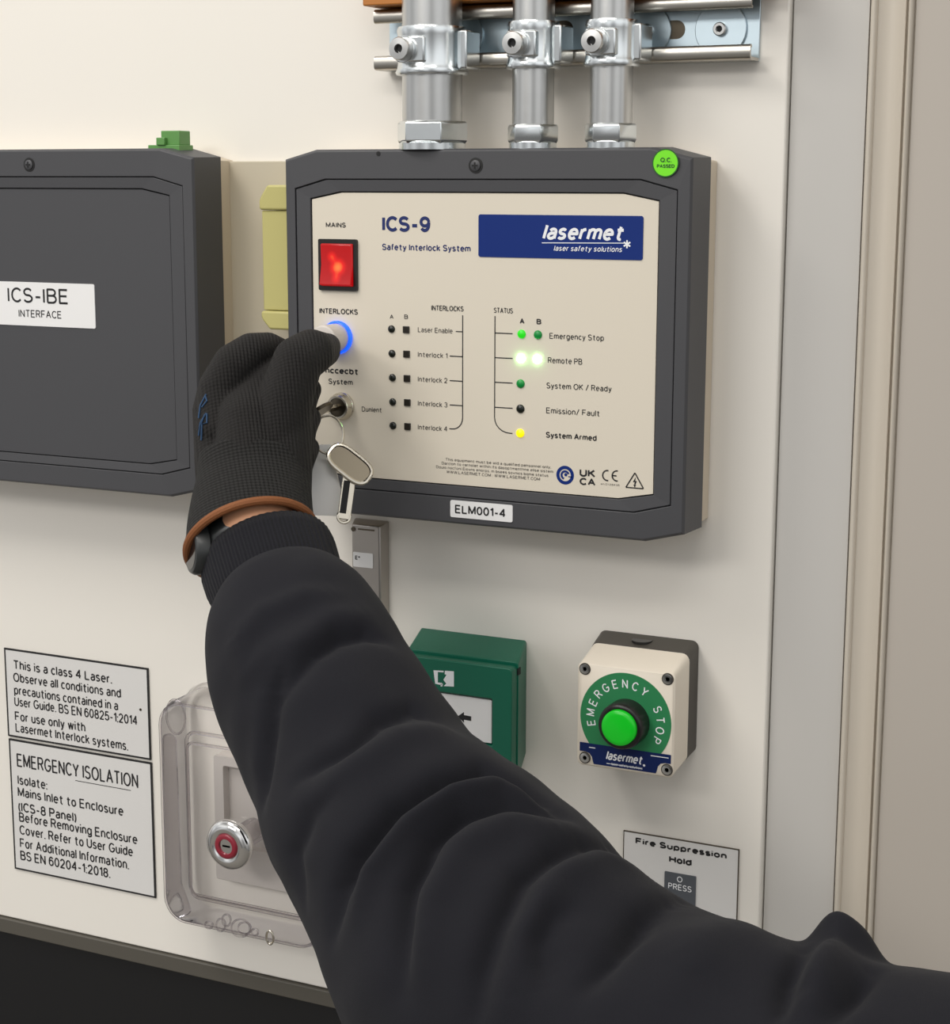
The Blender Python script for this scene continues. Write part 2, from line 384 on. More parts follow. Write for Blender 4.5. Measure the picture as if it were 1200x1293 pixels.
def pen(mb, strokes, wd, d):
    """draw polylines of (x,z) points with a pen of width wd on the plane at depth d"""
    h_ = wd/2; d0 = d; q_ = 0
    for st in strokes:
        for (x0, z0), (x1, z1) in zip(st[:-1], st[1:]):
            q_ = (q_+1) % 24; d = d0+q_*4e-6
            dx, dz = x1-x0, z1-z0; L_ = math.hypot(dx, dz) or 1e-9; nx, nz_ = -dz/L_*h_, dx/L_*h_
            mb.add([(x0+nx, -d, z0+nz_), (x0-nx, -d, z0-nz_), (x1-nx, -d, z1-nz_), (x1+nx, -d, z1+nz_)], [(0, 1, 2, 3)])
        for (x0, z0) in st[1:-1]:
            q_ = (q_+1) % 24; d = d0+q_*4e-6
            mb.add([(x0+h_*math.cos(k*PI/4), -d, z0+h_*math.sin(k*PI/4)) for k in range(8)], [tuple(range(8))])
def text_m(mb, s, x0, x1, z, cap, d, bold=0., shear=0.):
    """print s from x0 to x1 on the plane at depth d, baseline z, capital height cap"""
    st, wd_ = layout(s); wt_ = (.138+bold*2.6)*cap
    kx = (x1-x0-wt_-shear*cap*.5)/max(wd_, .05); wt_ *= min(1, max(.75, (kx/cap)**.5))
    pen(mb, [[(x0+wt_/2+p[0]*kx+shear*p[1]*cap, z+wt_/2+p[1]*(cap-wt_)) for p in q] for q in st], wt_, d)
def text(mb, s, L, R, cap, d, bold=0., shear=0.):
    A = at(L[0], L[1], d); B = at(R[0], R[1], d); T = at((L[0]+R[0])/2, (L[1]+R[1])/2-cap, d)
    zm = (A.z+B.z)/2
    text_m(mb, s, A.x, B.x, zm, T.z-zm, d, bold, shear)
def strip(mb, pts, wd, d):
    """thin printed line through points (x,z)"""
    n = len(pts); V = []
    for i, p in enumerate(pts):
        p = Vector((p[0], p[1])); a = Vector(pts[max(i-1, 0)]); c = Vector(pts[min(i+1, n-1)]); t = (c-a).normalized(); q = Vector((-t.y, t.x))*wd/2
        V += [(p.x+q.x, -d, p.y+q.y), (p.x-q.x, -d, p.y-q.y)]
    mb.add(V, [(2*i, 2*i+1, 2*i+3, 2*i+2) for i in range(n-1)])
def sliver(mb, poly, d): mb.add([(x, -d, z) for x, z in poly], [tuple(range(len(poly)))])
def xz(px, py, d):
    p = at(px, py, d); return (p.x, p.z)

# ------------------------------------------------------------------ setting
XB = -.330                                   # right edge of the white board
ZB = at(0, 1155.7, 0).z                      # its lower edge
f = MB(); f.prism([(-3, .0), (1.2, .0), (1.2, .02), (-3, .02)], -.3, 3.2); struct(f.build('floor', M['floor'], smooth=False))
b = MB(); b.box(-2.2, XB, -.018, 0, ZB, 2.45); struct(b.build('wall_back', M['board'], bevel=.0012))
ZBl = ZB-.014
b = MB(); b.box(-2.2, XB, -.02, .003, ZBl, ZB-.0005); struct(b.build('trim_1', M['dark_strip'], bevel=.001))
b = MB(); b.box(-2.2, XB, -.03, -.006, .02, ZBl); struct(b.build('wall_lower', M['black_lam'], smooth=False))
XT = at(1099, 0, -.006).x
b = MB(); b.box(XB+.0012, XT, -.03, -.006, .02, 2.45); struct(b.build('wall_right', M['grey_paint'], smooth=False))
# door lining: bead, shallow hollow, double bead
def extrude_profile(mb, prof, z0, z1):
    n = len(prof); vs = [(x, y, z0) for x, y in prof]+[(x, y, z1) for x, y in prof]
    mb.add(vs, [(i, i+1, n+i+1, n+i) for i in range(n-1)]+[tuple(range(n))[::-1], tuple(range(n, 2*n)), (n-1, 0, n, 2*n-1)])
xs = [at(p, 0, 0).x for p in (1099, 1108, 1145.5, 1147.5, 1153.5, 1156)]
pr = [(xs[0], .03), (xs[0], .006)]
for k in range(9):
    a = PI*k/8; pr.append((xs[0]+(xs[1]-xs[0])*(1-math.cos(a))/2, .0045-.004*math.sin(a)))
for k in range(13):
    t = k/12; pr.append((xs[1]+.0006+(xs[2]-xs[1]-.0012)*t, .0045+.0035*math.sin(PI*t)-.0030*t))
pr.append((xs[2], .005)); pr.append((xs[3], .005))
for k in range(7):
    a = PI*k/6; pr.append((xs[3]+(xs[4]-xs[3])*(1-math.cos(a))/2, .003-.0030*math.sin(a)))
pr += [(xs[4]+.0004, .006), (xs[5], .006), (xs[5], .03)]
b = MB(); extrude_profile(b, pr, .02, 2.45); struct(b.build('trim_2', M['trim_paint'], angle=50))
b = MB(); b.box(xs[5]+.0002, .75, -.03, -.004, .02, 2.45); struct(b.build('door_1', M['door_paint'], smooth=False))

# ------------------------------------------------------------------ charcoal enclosures
DF = .058                                    # lid front
DB = .021                                    # where the lid meets the cream base
def hexpoly(xl, xr, zt, zb, cx, cz):
    """rectangle whose top and bottom drop away towards the corners"""
    return [(xl, zb+cz), (xl+cx, zb), (xr-cx, zb), (xr, zb+cz), (xr, zt-cz), (xr-cx, zt), (xl+cx, zt), (xl, zt-cz)]
def lid(root, xl, xr, zt, zb, fascia_mat, fx, fzt, fzb):
    cx, cz = .0265, .0066
    out = hexpoly(xl, xr, zt, zb, cx, cz)
    back = hexpoly(xl-.0008, xr+.0008, zt+.0008, zb-.0008, cx, cz)
    gx = fx*.42                                # groove runs between rim and fascia
    go = hexpoly(xl+gx, xr-gx, zt-(zt-fzt)*.70, zb+(fzb-zb)*.70, cx*.95, cz)
    gi = hexpoly(xl+gx+.0007, xr-gx-.0007, zt-(zt-fzt)*.70-.0007, zb+(fzb-zb)*.70+.0007, cx*.95, cz)
    fo = hexpoly(xl+fx, xr-fx, fzt, fzb, cx*.92, cz*.72)
    m_ = MB()
    n = 8
    L_ = [(back, DB), (out, DF-.002), (hexpoly(xl+.0014, xr-.0014, zt-.0014, zb+.0014, cx, cz), DF), (go, DF), (go, DF-.003), (gi, DF-.003), (gi, DF-.0006), (fo, DF-.0012), (fo, DF-.006)]
    dip = {1: .0016, 2: .0016, 3: .0007, 4: .0007, 5: .0007, 6: .0007}
    vs = [(x, -(d-(dip.get(li, 0) if k in (0, 3, 4, 7) else 0)), z) for li, (poly, d) in enumerate(L_) for k, (x, z) in enumerate(poly)]; fs = []
    for i in range(len(L_)-1):
        for k in range(n): fs.append((i*n+k, i*n+(k+1) % n, (i+1)*n+(k+1) % n, (i+1)*n+k))
    fs.append(tuple(range(n))[::-1]); fs.append(tuple(range((len(L_)-1)*n, len(L_)*n)))
    m_.add(vs, fs)
    m_.build('lid', M['charcoal'], root, angle=.8, bevel=.0004)
    # slanting facets at the four corners of the rim
    b_ = MB(); b_.prism(hexpoly(xl+.0016, xr-.0016, zt-.0016, zb+.0016, cx, cz), 0.0005, DB)
    b_.build('base', M['cream_case'], root, bevel=.0008)
    fi = hexpoly(xl+fx+.0008, xr-fx-.0008, fzt-.0008, fzb+.0008, cx*.92, cz*.72)
    p_ = MB(); p_.prism(fi, DF-.006, DF-.0022)
    return p_.build('fascia', fascia_mat, root, smooth=False)
def cross_screw(root, x, z, d, r, name='screw'):
    s_ = MB()
    s_.lathe([(r*1.25, -.0002), (r*1.25, .00025), (r, .0003)], (x, -d, z), (0, -1, 0), 24)
    o = s_.build(name, M['black_plastic'], root)
    h = MB(); h.lathe([(r*.86, .0003), (r*.86, .0010), (r*.6, .0016), (.0001, .0018)], (x, -d, z), (0, -1, 0), 24)
    for a in (PI/4+.3, -PI/4+.3):
        pass
    h.build('screw_head', M['charcoal'], o)
    c_ = MB(); l_, w_ = r*.5, r*.12
    c_.box(x-l_, x+l_, d+.0017, d+.0020, z-w_, z+w_); c_.box(x-w_, x+w_, d+.0017, d+.00201, z-l_, z+l_)
    c_.build('cross_slot', M['groove'], o, smooth=False)
    return o

# --- main control box
xl = at(359, 300, DF).x; xr = at(868, 440, DF).x; zt = at(620, 187.3, DF).z; zb = (at(446.7, 650, DF).z+at(795, 682, DF).z)/2
fx = ((at(392.5, 330, DF).x-xl)+(xr-at(829, 440, DF).x))/2
fzt = at(610, 242.5, DF).z; fzb = (at(471, 606, DF).z+at(783, 630.7, DF).z)/2
box = thing('control_box', 'charcoal safety control box with cream control panel, blue logo plate and lit red switch', 'control box', ((xl+xr)/2, 0, zb))
fas = lid(box, xl, xr, zt, zb, M['fascia'], fx, fzt, fzb)
P = DF-.0022                                 # printed surface
D1 = P+.00015
cross_screw(box, *xz(601, 209, DF), DF, .0042)
h = MB(); h.lathe([(.0016, 0), (.0016, .0003)], at(478, 194, DF), (0, -1, 0), 16); h.build('vent_hole', M['groove'], box)

ink = MB()
text(ink, 'MAINS', (411.6, 287), (436.9, 287.4), 6.3, D1, .02)
ink.build('mains_lettering', M['ink'], fas, smooth=False, recalc=False); ink = MB()
text(ink, 'INTERLOCKS', (403.5, 396), (452, 397.4), 7, D1, .02)
ink.build('switch_lettering', M['ink'], fas, smooth=False, recalc=False); ink = MB()
text(ink, 'INTERLOCKS', (544.9, 392.6), (585.7, 393), 6.8, D1, .015)
STAT = MB()
text(STAT, 'STATUS', (623.8, 395.5), (648, 395.5), 6.8, D1, .01)
for s_, x_, y_ in (('A', 494.7, 402.7), ('B', 513, 402.8)): text(ink, s_, (x_-2.4, y_), (x_+2.4, y_), 5.6, D1, .01)
for s_, x_, y_ in (('A', 659.4, 409), ('B', 680.7, 409.6)): text(STAT, s_, (x_-3, y_), (x_+3, y_), 7, D1, .03)
text(STAT, 'Emergency Stop', (694, 428), (762.8, 430.4), 7.6, D1)
text(STAT, 'Remote PB', (692, 459.2), (735.4, 459.8), 7.6, D1)
text(STAT, 'System OK / Ready', (690.3, 491.6), (772.5, 493.6), 7.6, D1)
text(STAT, 'Emission/ Fault', (689.8, 522.8), (757.5, 525), 7.6, D1)
text(STAT, 'System Armed', (689.5, 553.4), (753.5, 556.2), 7.6, D1, .02)
LW = .00075
x584 = at(584.3, 470, D1).x
z_ = lambda px, py: at(px, py, D1).z
pts = [(x584, z_(584, 398)), (x584, z_(584, 528))]
zc = z_(584, 542.5); zs = z_(584, 528); xe = at(567.5, 542, D1).x
for k in range(1, 7):
    a = PI/2*k/6; pts.append((x584-(x584-xe)*.75*(1-math.cos(a)), zs+(zc-zs)*math.sin(a)))
pts.append((xe, zc)); strip(ink, pts, LW, D1)
for px_, py_ in ((575.7, 418.6), (568, 450), (568, 481), (568, 511.8)):
    zz = z_(576, py_); strip(ink, [(at(px_, py_, D1).x, zz), (x584, zz)], LW, D1)
x625 = at(624.9, 470, D1).x
zs = z_(625, 527); zc = z_(640, 546.8); xe = at(647.3, 547, D1).x
pts = [(x625, z_(625, 399)), (x625, zs)]
for k in range(1, 7):
    a = PI/2*k/6; pts.append((x625+(xe-x625)*.85*(1-math.cos(a)), zs+(zc-zs)*math.sin(a)))
pts.append((xe, zc)); strip(STAT, pts, LW, D1)
for py_ in (420.9, 452.1, 483.2, 514.9):
    zz = z_(636, py_); strip(STAT, [(x625, zz), (at(647.5, py_, D1).x, zz)], LW, D1)
STAT.build('status_lettering', M['ink'], fas, smooth=False, recalc=False)
ink.build('interlock_lettering', M['ink'], fas, smooth=False, recalc=False); ink = MB()
# conformity marks
text(ink, 'UK', (732, 602.2), (752, 602.6), 10, D1, .035); text(ink, 'CA', (732, 612.6), (752, 613.2), 9.2, D1, .035)
def arc_strip(mb, c, r, a0, a1, wd, d, n=16): strip(mb, [(c[0]+r*math.cos(math.radians(a0+(a1-a0)*k/n)), c[1]+r*math.sin(math.radians(a0+(a1-a0)*k/n))) for k in range(n+1)], wd, d)
pm = 1/1760
c1 = xz(767.3, 600.5, D1); c2 = xz(779.3, 601, D1)
arc_strip(ink, c1, 6*pm, 80, 280, 1.7*pm, D1); arc_strip(ink, c2, 6*pm, 80, 280, 1.7*pm, D1)
strip(ink, [(c2[0]-6*pm, c2[1]), (c2[0]-.5*pm, c2[1])], 1.6*pm, D1)
A_ = xz(790.8, 615.5, D1); B_ = xz(812.5, 617, D1); zm = (A_[1]+B_[1])/2; ap = ((A_[0]+B_[0])/2, at(801, 597, D1).z)
strip(ink, [(A_[0], zm), (B_[0], zm)], 1.5*pm, D1); strip(ink, [(A_[0]-.3*pm, zm), ap], 1.5*pm, D1); strip(ink, [ap, (B_[0]+.3*pm, zm)], 1.5*pm, D1)
zx, zz = ap[0], ap[1]
sliver(ink, [(zx+1*pm, zz-5*pm), (zx-2.4*pm, zz-11*pm), (zx-.2*pm, zz-11*pm), (zx-.5*pm, zz-14*pm), (zx-1.6*pm, zz-14*pm), (zx, zz-17.5*pm), (zx+1.8*pm, zz-14*pm), (zx+.8*pm, zz-14*pm), (zx+2.6*pm, zz-9.6*pm), (zx+.6*pm, zz-9.6*pm)], D1)
ink.build('approval_marks', M['ink'], fas, smooth=False, recalc=False)
ink = MB()
text(ink, 'Laser Enable', (527.8, 419.8), (571.7, 420.8), 6.6, D1)
for k, (a, b_) in enumerate(((451.2, 452), (482.4, 483.4), (512.8, 514.2), (543, 544.4))):
    text(ink, 'Interlock %d' % (k+1), (527.8, a), (565.2, b_), 6.6, D1)
ink.build('interlock_names', M['ink_soft'], fas, smooth=False, recalc=False); ink = MB()
text(ink, 'nccecbt', (411, 472), (452.5, 472.6), 8, D1, .03); text(ink, 'System', (415, 485), (445.5, 486.2), 7, D1, .01)
text(ink, 'Dunlent', (457, 520), (482.3, 520.8), 6.4, D1); ink.build('key_lettering', M['ink'], fas, smooth=False, recalc=False); ink = MB()
text(ink, 'This equipment must be wid a qualified pehsonnel only.', (562.8, 583), (696, 590.4), 3.6, D1)
text(ink, 'Darcion to carnolat within its dasoptmenthne elise sistem', (558, 588), (698.8, 595.6), 3.6, D1)
text(ink, 'Douio nocfoni Eiovns enorps. m bsees sovnics bqme status', (551, 592.4), (692.6, 601), 3.6, D1)
text(ink, 'WWW.LASERMET.COM : WWW.LASERMET.COM', (564, 598), (682, 606.4), 3.8, D1)
text(ink, 'en.01.28435', (759, 612.2), (782.5, 613.6), 2.2, D1)
ink.build('small_print', M['ink_soft'], fas, smooth=False, recalc=False)
ink = MB()
text(ink, 'ICS-9', (482.8, 292.6), (543.5, 293.2), 20, D1, .028)
text(ink, 'Safety Interlock System', (482.8, 315.8), (594.4, 318), 8.3, D1, .015)
ink.build('title_lettering', M['navy_ink'], fas, smooth=False, recalc=False)
# roundel
c = xz(713.8, 600, D1); mk = MB(); mk.ringprism(disc(*c, 11.3*pm), disc(*c, 7.3*pm), D1-.0001, D1)
arc_strip(mk, c, 4.6*pm, 20, 250, 2.6*pm, D1); sliver(mk, disc(c[0]+.8*pm, c[1]+.6*pm, 2*pm, 12), D1)
strip(mk, [(c[0]+4*pm, c[1]-1.5*pm), (c[0]+9*pm, c[1]-1.5*pm)], 1.2*pm, D1)
mk.build('round_mark', M['logo_blue'], fas, smooth=False, recalc=False)

# logo plate
def plate(px, d0, d1, r, name, m_, parent):
    (x0, y0), (x1, y1), (x2, y2), (x3, y3) = px       # TL TR BR BL
    a = at(x0, y0, d1); b_ = at(x1, y1, d1); c_ = at(x2, y2, d1); e_ = at(x3, y3, d1)
    X0 = (a.x+e_.x)/2; X1 = (b_.x+c_.x)/2; Z1 = (a.z+b_.z)/2; Z0 = (c_.z+e_.z)/2
    mb = MB(); mb.prism(rrect(X0, X1, Z0, Z1, r), d0, d1)
    return mb.build(name, m_, parent, smooth=False), (X0, X1, Z0, Z1)
lp, R_ = plate(((604.3, 271), (812.2, 272.3), (812.2, 328.7), (604.3, 324.3)), P-.0002, P+.0005, .0016, 'logo_plate', M['logo_blue'], box)
def asterisk(mb, c, r, wd, d):
    for k in range(3):
        a = PI/2+PI*k/3; strip(mb, [(c[0]-r*math.cos(a), c[1]-r*math.sin(a)), (c[0]+r*math.cos(a), c[1]+r*math.sin(a))], wd, d+k*.00001)
mk = MB(); dd = P+.00065
text(mk, 'lasermet', (684.9, 303.2), (788.5, 304), 20.5, dd, .02, .25)
strip(mk, [xz(684.5, 306.6, dd), xz(789, 307, dd)], .9*pm, dd)
asterisk(mk, xz(792, 308.4, dd), 4.6*pm, 1.9*pm, dd)
text(mk, 'laser safety solutions', (699.5, 316.8), (786, 318.4), 7, dd, 0, .2)
mk.build('logo_lettering', M['white_ink'], lp, smooth=False, recalc=False)

# rocker switch
bz, R_ = plate(((401.6, 301), (450.5, 303), (450.5, 368), (402.6, 366)), P-.001, P+.0022, .0012, 'switch_bezel', M['black_plastic'], box)
X0, X1, Z0, Z1 = R_
rk = MB(); g = .0028
rk.prism([(X0+g, Z0+g*1.1), (X1-g, Z0+g*1.1), (X1-g, Z1-g*1.1), (X0+g, Z1-g*1.1)], P+.0015, P+.0026)
zm = (Z0+Z1)/2
V = [(X0+g, -(P+.0026), Z0+g*1.1), (X1-g, -(P+.0026), Z0+g*1.1), (X1-g, -(P+.0026), Z1-g*1.1), (X0+g, -(P+.0026), Z1-g*1.1),
     (X0+g, -(P+.0062), Z0+g*1.1+.001), (X1-g, -(P+.0062), Z0+g*1.1+.001), (X0+g, -(P+.0034), zm), (X1-g, -(P+.0034), zm), (X0+g, -(P+.004), Z1-g*1.1-.0006), (X1-g, -(P+.004), Z1-g*1.1-.0006)]
rk.add(V, [(0, 1, 5, 4), (4, 5, 7, 6), (6, 7, 9, 8), (8, 9, 2, 3), (0, 4, 6, 8, 3), (1, 2, 9, 7, 5)])
rk.build('rocker', M['red_rocker'], box, bevel=.0006)
ctr = Vector(((X0+X1)/2, -(P+.004), (Z0+Z1)/2))-box.location
lamp_spots([(ctr+Vector((.0012, 0, -.0015)), 1.0), (ctr+Vector((-.0035, 0, .0055)), .62), (ctr+Vector((.0005, 0, -.0095)), .62)], .0085)

# illuminated push button
bc = at(427, 426, P); 
pb = MB(); pb.lathe([(.0118, -.001), (.0118, .0022), (.0112, .003), (.0104, .0032), (.0104, 0)], bc, (0, -1, 0), 40, cap=False)
pbo = pb.build('button_ring', M['blue_glow'], box)
pb = MB(); pb.lathe([(.0100, -.001), (.0100, .0205), (.0095, .0212), (.0085, .0216)], bc, (0, -1, 0), 40)
pb.build('button_cap', M['cap_grey'], box)

# key switch
kc = at(432, 513, P)
ks = MB(); ks.lathe([(.0100, -.001), (.0100, .0012), (.0092, .0022), (.0088, .0062), (.0080, .0072), (.0068, .0072)], kc, (0, -1, 0), 40, cap=False)
kso = ks.build('key_switch', M['nickel'], box)
ks = MB(); ks.lathe([(.0069, 0), (.0069, .0066), (.0060, .0068)], kc, (0, -1, 0), 32); ks.build('lock_face', M['nickel_dark'], kso)

# indicator lamps
def dome(px, py, r, mm, name):
    c_ = at(px, py, P); m_ = MB(); m_.lathe([(r, -.0005), (r, .0005), (r*.86, .0011), (r*.5, .0016), (.0001, .0018)], c_, (0, -1, 0), 20)
    return m_.build(name, mm, box)
for k, (px_, py_) in enumerate(((494.7, 415.5), (495.3, 446.4), (495.8, 476.9), (496.2, 507.6), (496.6, 537.5))):
    o = dome(px_, py_, .0027, M['dark_led'], 'status_led')
for k, (px_, py_) in enumerate(((513.4, 416.2), (513.9, 447), (514.4, 477.8), (514.8, 508.2), (515.1, 538.5))):
    c_ = at(px_, py_, P); q = MB(); q.box(c_.x-.0024, c_.x+.0024, P-.0005, P+.0012, c_.z-.0024, c_.z+.0024)
    q.build('square_led', M['sq_led'], box, bevel=.0003)
for px_, py_, mm, lb in ((659, 421.8, 'led_bright', 'bright green lamp'), (679.6, 422.7, 'led_dark', 'green lamp'), (658.3, 452.7, 'led_white', 'lamp glowing white'), (678.7, 453.6, 'led_white', 'lamp glowing white'), (657.7, 484.5, 'led_dark', 'green lamp'), (657.5, 516.2, 'dark_led', 'unlit dark lamp'), (657.2, 547, 'led_yellow', 'lit yellow lamp')):
    o = dome(px_, py_, .0030, M[mm], 'status_led'); o['label'] = lb

# stickers
c = xz(840.8, 205.8, DF); st = MB(); st.prism(disc(*c, .0085, 40), DF-.0001, DF+.0003); so = st.build('round_sticker', M['lime'], box, smooth=False); so['label'] = 'bright lime green round sticker'
mk = MB(); mk.ringprism(disc(*c, .0089, 40), disc(*c, .0082, 40), DF, DF+.0004)
dd = DF+.00045
text(mk, 'Q.C.', (834, 204.6), (848.5, 205.2), 6, dd, .03); text(mk, 'PASSED', (829.6, 211), (852, 213), 4.6, dd, .03)
mk.build('sticker_print', M['lime_edge'], so, smooth=False, recalc=False)
al, R_ = plate(((568.5, 633), (647.3, 636.3), (647.3, 658.4), (569, 654)), DF-.0002, DF+.0007, .0012, 'asset_label', M['white_label'], box)
mk = MB(); text(mk, 'ELM001-4', (574.7, 649.2), (638.8, 652.6), 11, DF+.0008, .015); mk.build('label_lettering', M['ink'], al, smooth=False, recalc=False)

# --- interface box on the left
xr2 = at(245, 330, DF).x; xc2 = at(37, 208, DF).x; xl2 = 2*xc2-xr2
zt2 = at(100, 188, DF).z; zb2 = (at(0, 606, DF).z+at(212, 629, DF).z)/2
ibx = thing('interface_box', 'plain charcoal box with a white interface label, at the left edge', 'control box', ((xl2+xr2)/2, 0, zb2))
fas2 = lid(ibx, xl2, xr2, zt2, zb2, M['charcoal'], xr2-at(215, 330, DF).x, at(90, 237.5, DF).z, at(120, 581, DF).z)
cross_screw(ibx, xc2, at(37, 208, DF).z, DF, .0042)
P2 = DF-.0022
a_ = at(120.5, 389, P2).x; zt_ = (at(0, 353, P2).z+at(119, 361, P2).z)/2; zb_ = (at(0, 407.5, P2).z+at(119, 417, P2).z)/2
lb = MB(); lb.prism(rrect(2*xc2-a_-.03, a_, zb_, zt_, .0014), P2-.0002, P2+.0006); lbo = lb.build('name_label', M['white_label'], ibx, smooth=False)
mk = MB(); dd = P2+.0007
text(mk, 'ICS-IBE', (10, 380.5), (86.7, 385.5), 19.3, dd); text(mk, 'INTERFACE', (23.7, 399.6), (78, 403.2), 9.6, dd)
mk.build('label_lettering', M['ink'], lbo, smooth=False, recalc=False)

# thin beige strip filling the gap between the two boxes, darker than the wall
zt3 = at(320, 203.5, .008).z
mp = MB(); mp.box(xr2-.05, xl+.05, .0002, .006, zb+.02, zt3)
tag(mp.build('gap_strip', M['gap_beige'], bevel=.0006), 'thin beige strip on the wall in the gap between the two charcoal boxes', 'plate')

# green plug connector on top of the left box
a = at(196, 189, .035); b_ = at(234, 189, .035); x0, x1 = a.x, b_.x
gt = thing('terminal_plug', 'small green plug connector standing on top of the left charcoal box', 'connector', ((x0+x1)/2, -.035, zt2))
zt0 = zt2-.0035; pk = 1/1560
g_ = MB(); g_.box(x0, x1+.001, .026, .044, zt0, zt0+.0062); g_.build('plug_base', M['term_green'], gt, bevel=.0005)
g_ = MB(); g_.box(x0+.0105, x1, .028, .042, zt0+.006, zt0+.0165); g_.build('plug_body', M['term_green'], gt, bevel=.0006)
g_ = MB(); g_.box(x0+.0085, x0+.016, .042, .0455, zt0+.006, zt0+.0115); g_.build('latch', M['term_green'], gt, bevel=.0005)

# pale yellow junction box between the boxes
yd = .036
x0 = at(328, 320, yd).x; z1 = at(340, 233.5, yd).z; z0 = at(340, 416, yd).z
yb = thing('junction_box', 'pale olive yellow rounded box tucked behind the left side of the main box', 'box', (x0+.022, 0, z0))
ZL = at(340, 266, yd).z; ZL2 = at(340, 392, yd).z
ch = .007
xm = xl-.0025
y_ = MB(); y_.prism([(x0+.0006, ZL+.0004), (xm, ZL+.0004), (xm, z1), (x0+ch, z1), (x0+.0012, z1-.0085), (x0, z1-.0115), (x0, ZL+.002)], .006, yd); y_.build('upper_cover', M['yellow_case'], yb, bevel=.0016, seg=3)
y_ = MB(); y_.prism([(x0+.0012, ZL2), (xm, ZL2), (xm, ZL), (x0+.0012, ZL)], .006, yd-.002); y_.build('body', M['yellow_case'], yb, bevel=.0008)
y_ = MB(); y_.prism([(x0, ZL2-.002), (x0, z0+.009), (x0+.0012, z0+.0065), (x0+ch, z0), (xm, z0), (xm, ZL2-.0004), (x0+.0006, ZL2-.0004)], .006, yd); y_.build('lower_cover', M['yellow_case'], yb, bevel=.0016, seg=3)

# ------------------------------------------------------------------ strut rail, conduits, clamps
xa = at(477, 80, .02).x; xb = at(953, 70, .012).x
zl = (at(480, 90, .0205).z+at(880, 75.5, .0205).z)/2; H = .0415; zu = zl+H
rail = thing('strut_rail', 'zinc plated strut channel fixed across the wall above the main box', 'rail', ((xa+xb)/2, 0, zl))
c_ = MB(); c_.box(xa, xb, .0003, .0022, zl, zu); c_.build('back_web', M['zinc_blue'], rail, bevel=.0003)
def lip(name, zc_, s_):
    # side flange and inward-curled lip, open channel profile
    m_ = MB(); pr_ = [(.0022, 0), (.0185, 0), (.0205, .0006), (.0216, .0022), (.0216, .0076), (.0206, .0094), (.0188, .0098), (.0176, .0088), (.0176, .0078), (.0192, .0080), (.0197, .0074), (.0197, .0026), (.0186, .002), (.0022, .002)]
    n = len(pr_); vs = [(x, -d, zc_+s_*h_) for x in (xa-.0022 if s_ else xa, xb) for d, h_ in pr_]
    m_.add(vs, [(i, (i+1) % n, n+(i+1) % n, n+i) for i in range(n)]+[tuple(range(n))[::-1], tuple(range(n, 2*n))])
    m_.build(name, M['rail'], rail, angle=50)
lip('lower_flange', zl, 1); lip('upper_flange', zu, -1)
for px_ in (700, 840):
    q = at(px_, 38, .0023); s_ = MB(); s_.prism(rrect(q.x-.014, q.x+.014, q.z-.006, q.z+.006, .0058), .0021, .0024); s_.build('slot', M['nickel_dark'], rail, smooth=False)

wt = MB(); wt.box(xa-.004, xb+.012, .0003, .034, zu+.0012, zu+.03)
tag(wt.build('wood_batten', M['wood'], bevel=.001), 'orange brown wooden batten directly above the strut rail', 'batten')

def washer_screw(px_, py_, r, label):
    q = at(px_, py_, .0034)
    t_ = thing('rail_fixing', label, 'screw', (q.x, -.0024, q.z), 'washers and screws in the rail')
    m_ = MB(); m_.lathe([(r, .0), (r, .0014), (r-.0004, .0018), (.003, .0018)], (q.x, -.0024, q.z), (0, -1, 0), 40); m_.build('washer', M['zinc_blue'], t_)
    m_ = MB(); m_.lathe([(.0044, .0018), (.0044, .0042), (.0038, .0050), (.0022, .0050), (.0022, .003)], (q.x, -.0024, q.z), (0, -1, 0), 24); s_ = m_.build('screw', M['steel'], t_)
    m_ = MB(); m_.lathe([(.0022, .0031), (.0022, .0033)], (q.x, -.0024, q.z), (0, -1, 0), 6); m_.build('hex_socket', M['groove'], s_)
washer_screw(910.5, 37, .0175, 'large round washer and socket screw at the right end of the rail')
washer_screw(818, 39, .0165, 'round washer partly hidden right of the rightmost pipe clamp')
washer_screw(583, 45, .0165, 'round washer partly hidden beside the thickest pipe and its clamp')

PC = .0405                                   # pipes stand this far off the wall
def conduit(x, r, label, glabel):
    zt_ = zt-.0004; zn = zt+.0018
    t_ = thing('conduit', label, 'pipe', (x, -PC, zt), 'pipes rising from the top of the main box')
    hr = r*1.24; nz0 = at(620, 180, PC).z-zt; nz1 = at(620, 158, PC).z-zt
    if r > .015: nz0 = at(550, 180, PC).z-zt; nz1 = at(550, 153, PC).z-zt; hr = r*1.22
    m_ = MB(); m_.lathe([(r, nz1-.002), (r, .30)], (x, -PC, zt), (0, 0, 1), 40); m_.build('pipe', M['steel'], t_)
    m_ = MB(); m_.lathe([(hr*.93, nz0-.001), (hr, nz0+.001), (hr, nz1-.0015), (hr*.94, nz1), (r, nz1)], (x, -PC, zt), (0, 0, 1), 6, start=.18); m_.build('hex_nut', M['zinc'], t_, bevel=.0005)
    m_ = MB(); m_.lathe([(hr*.92, -.0004), (hr*.92, nz0-.0005)], (x, -PC, zt), (0, 0, 1), 40); m_.build('collar', M['zinc'], t_)
    return t_
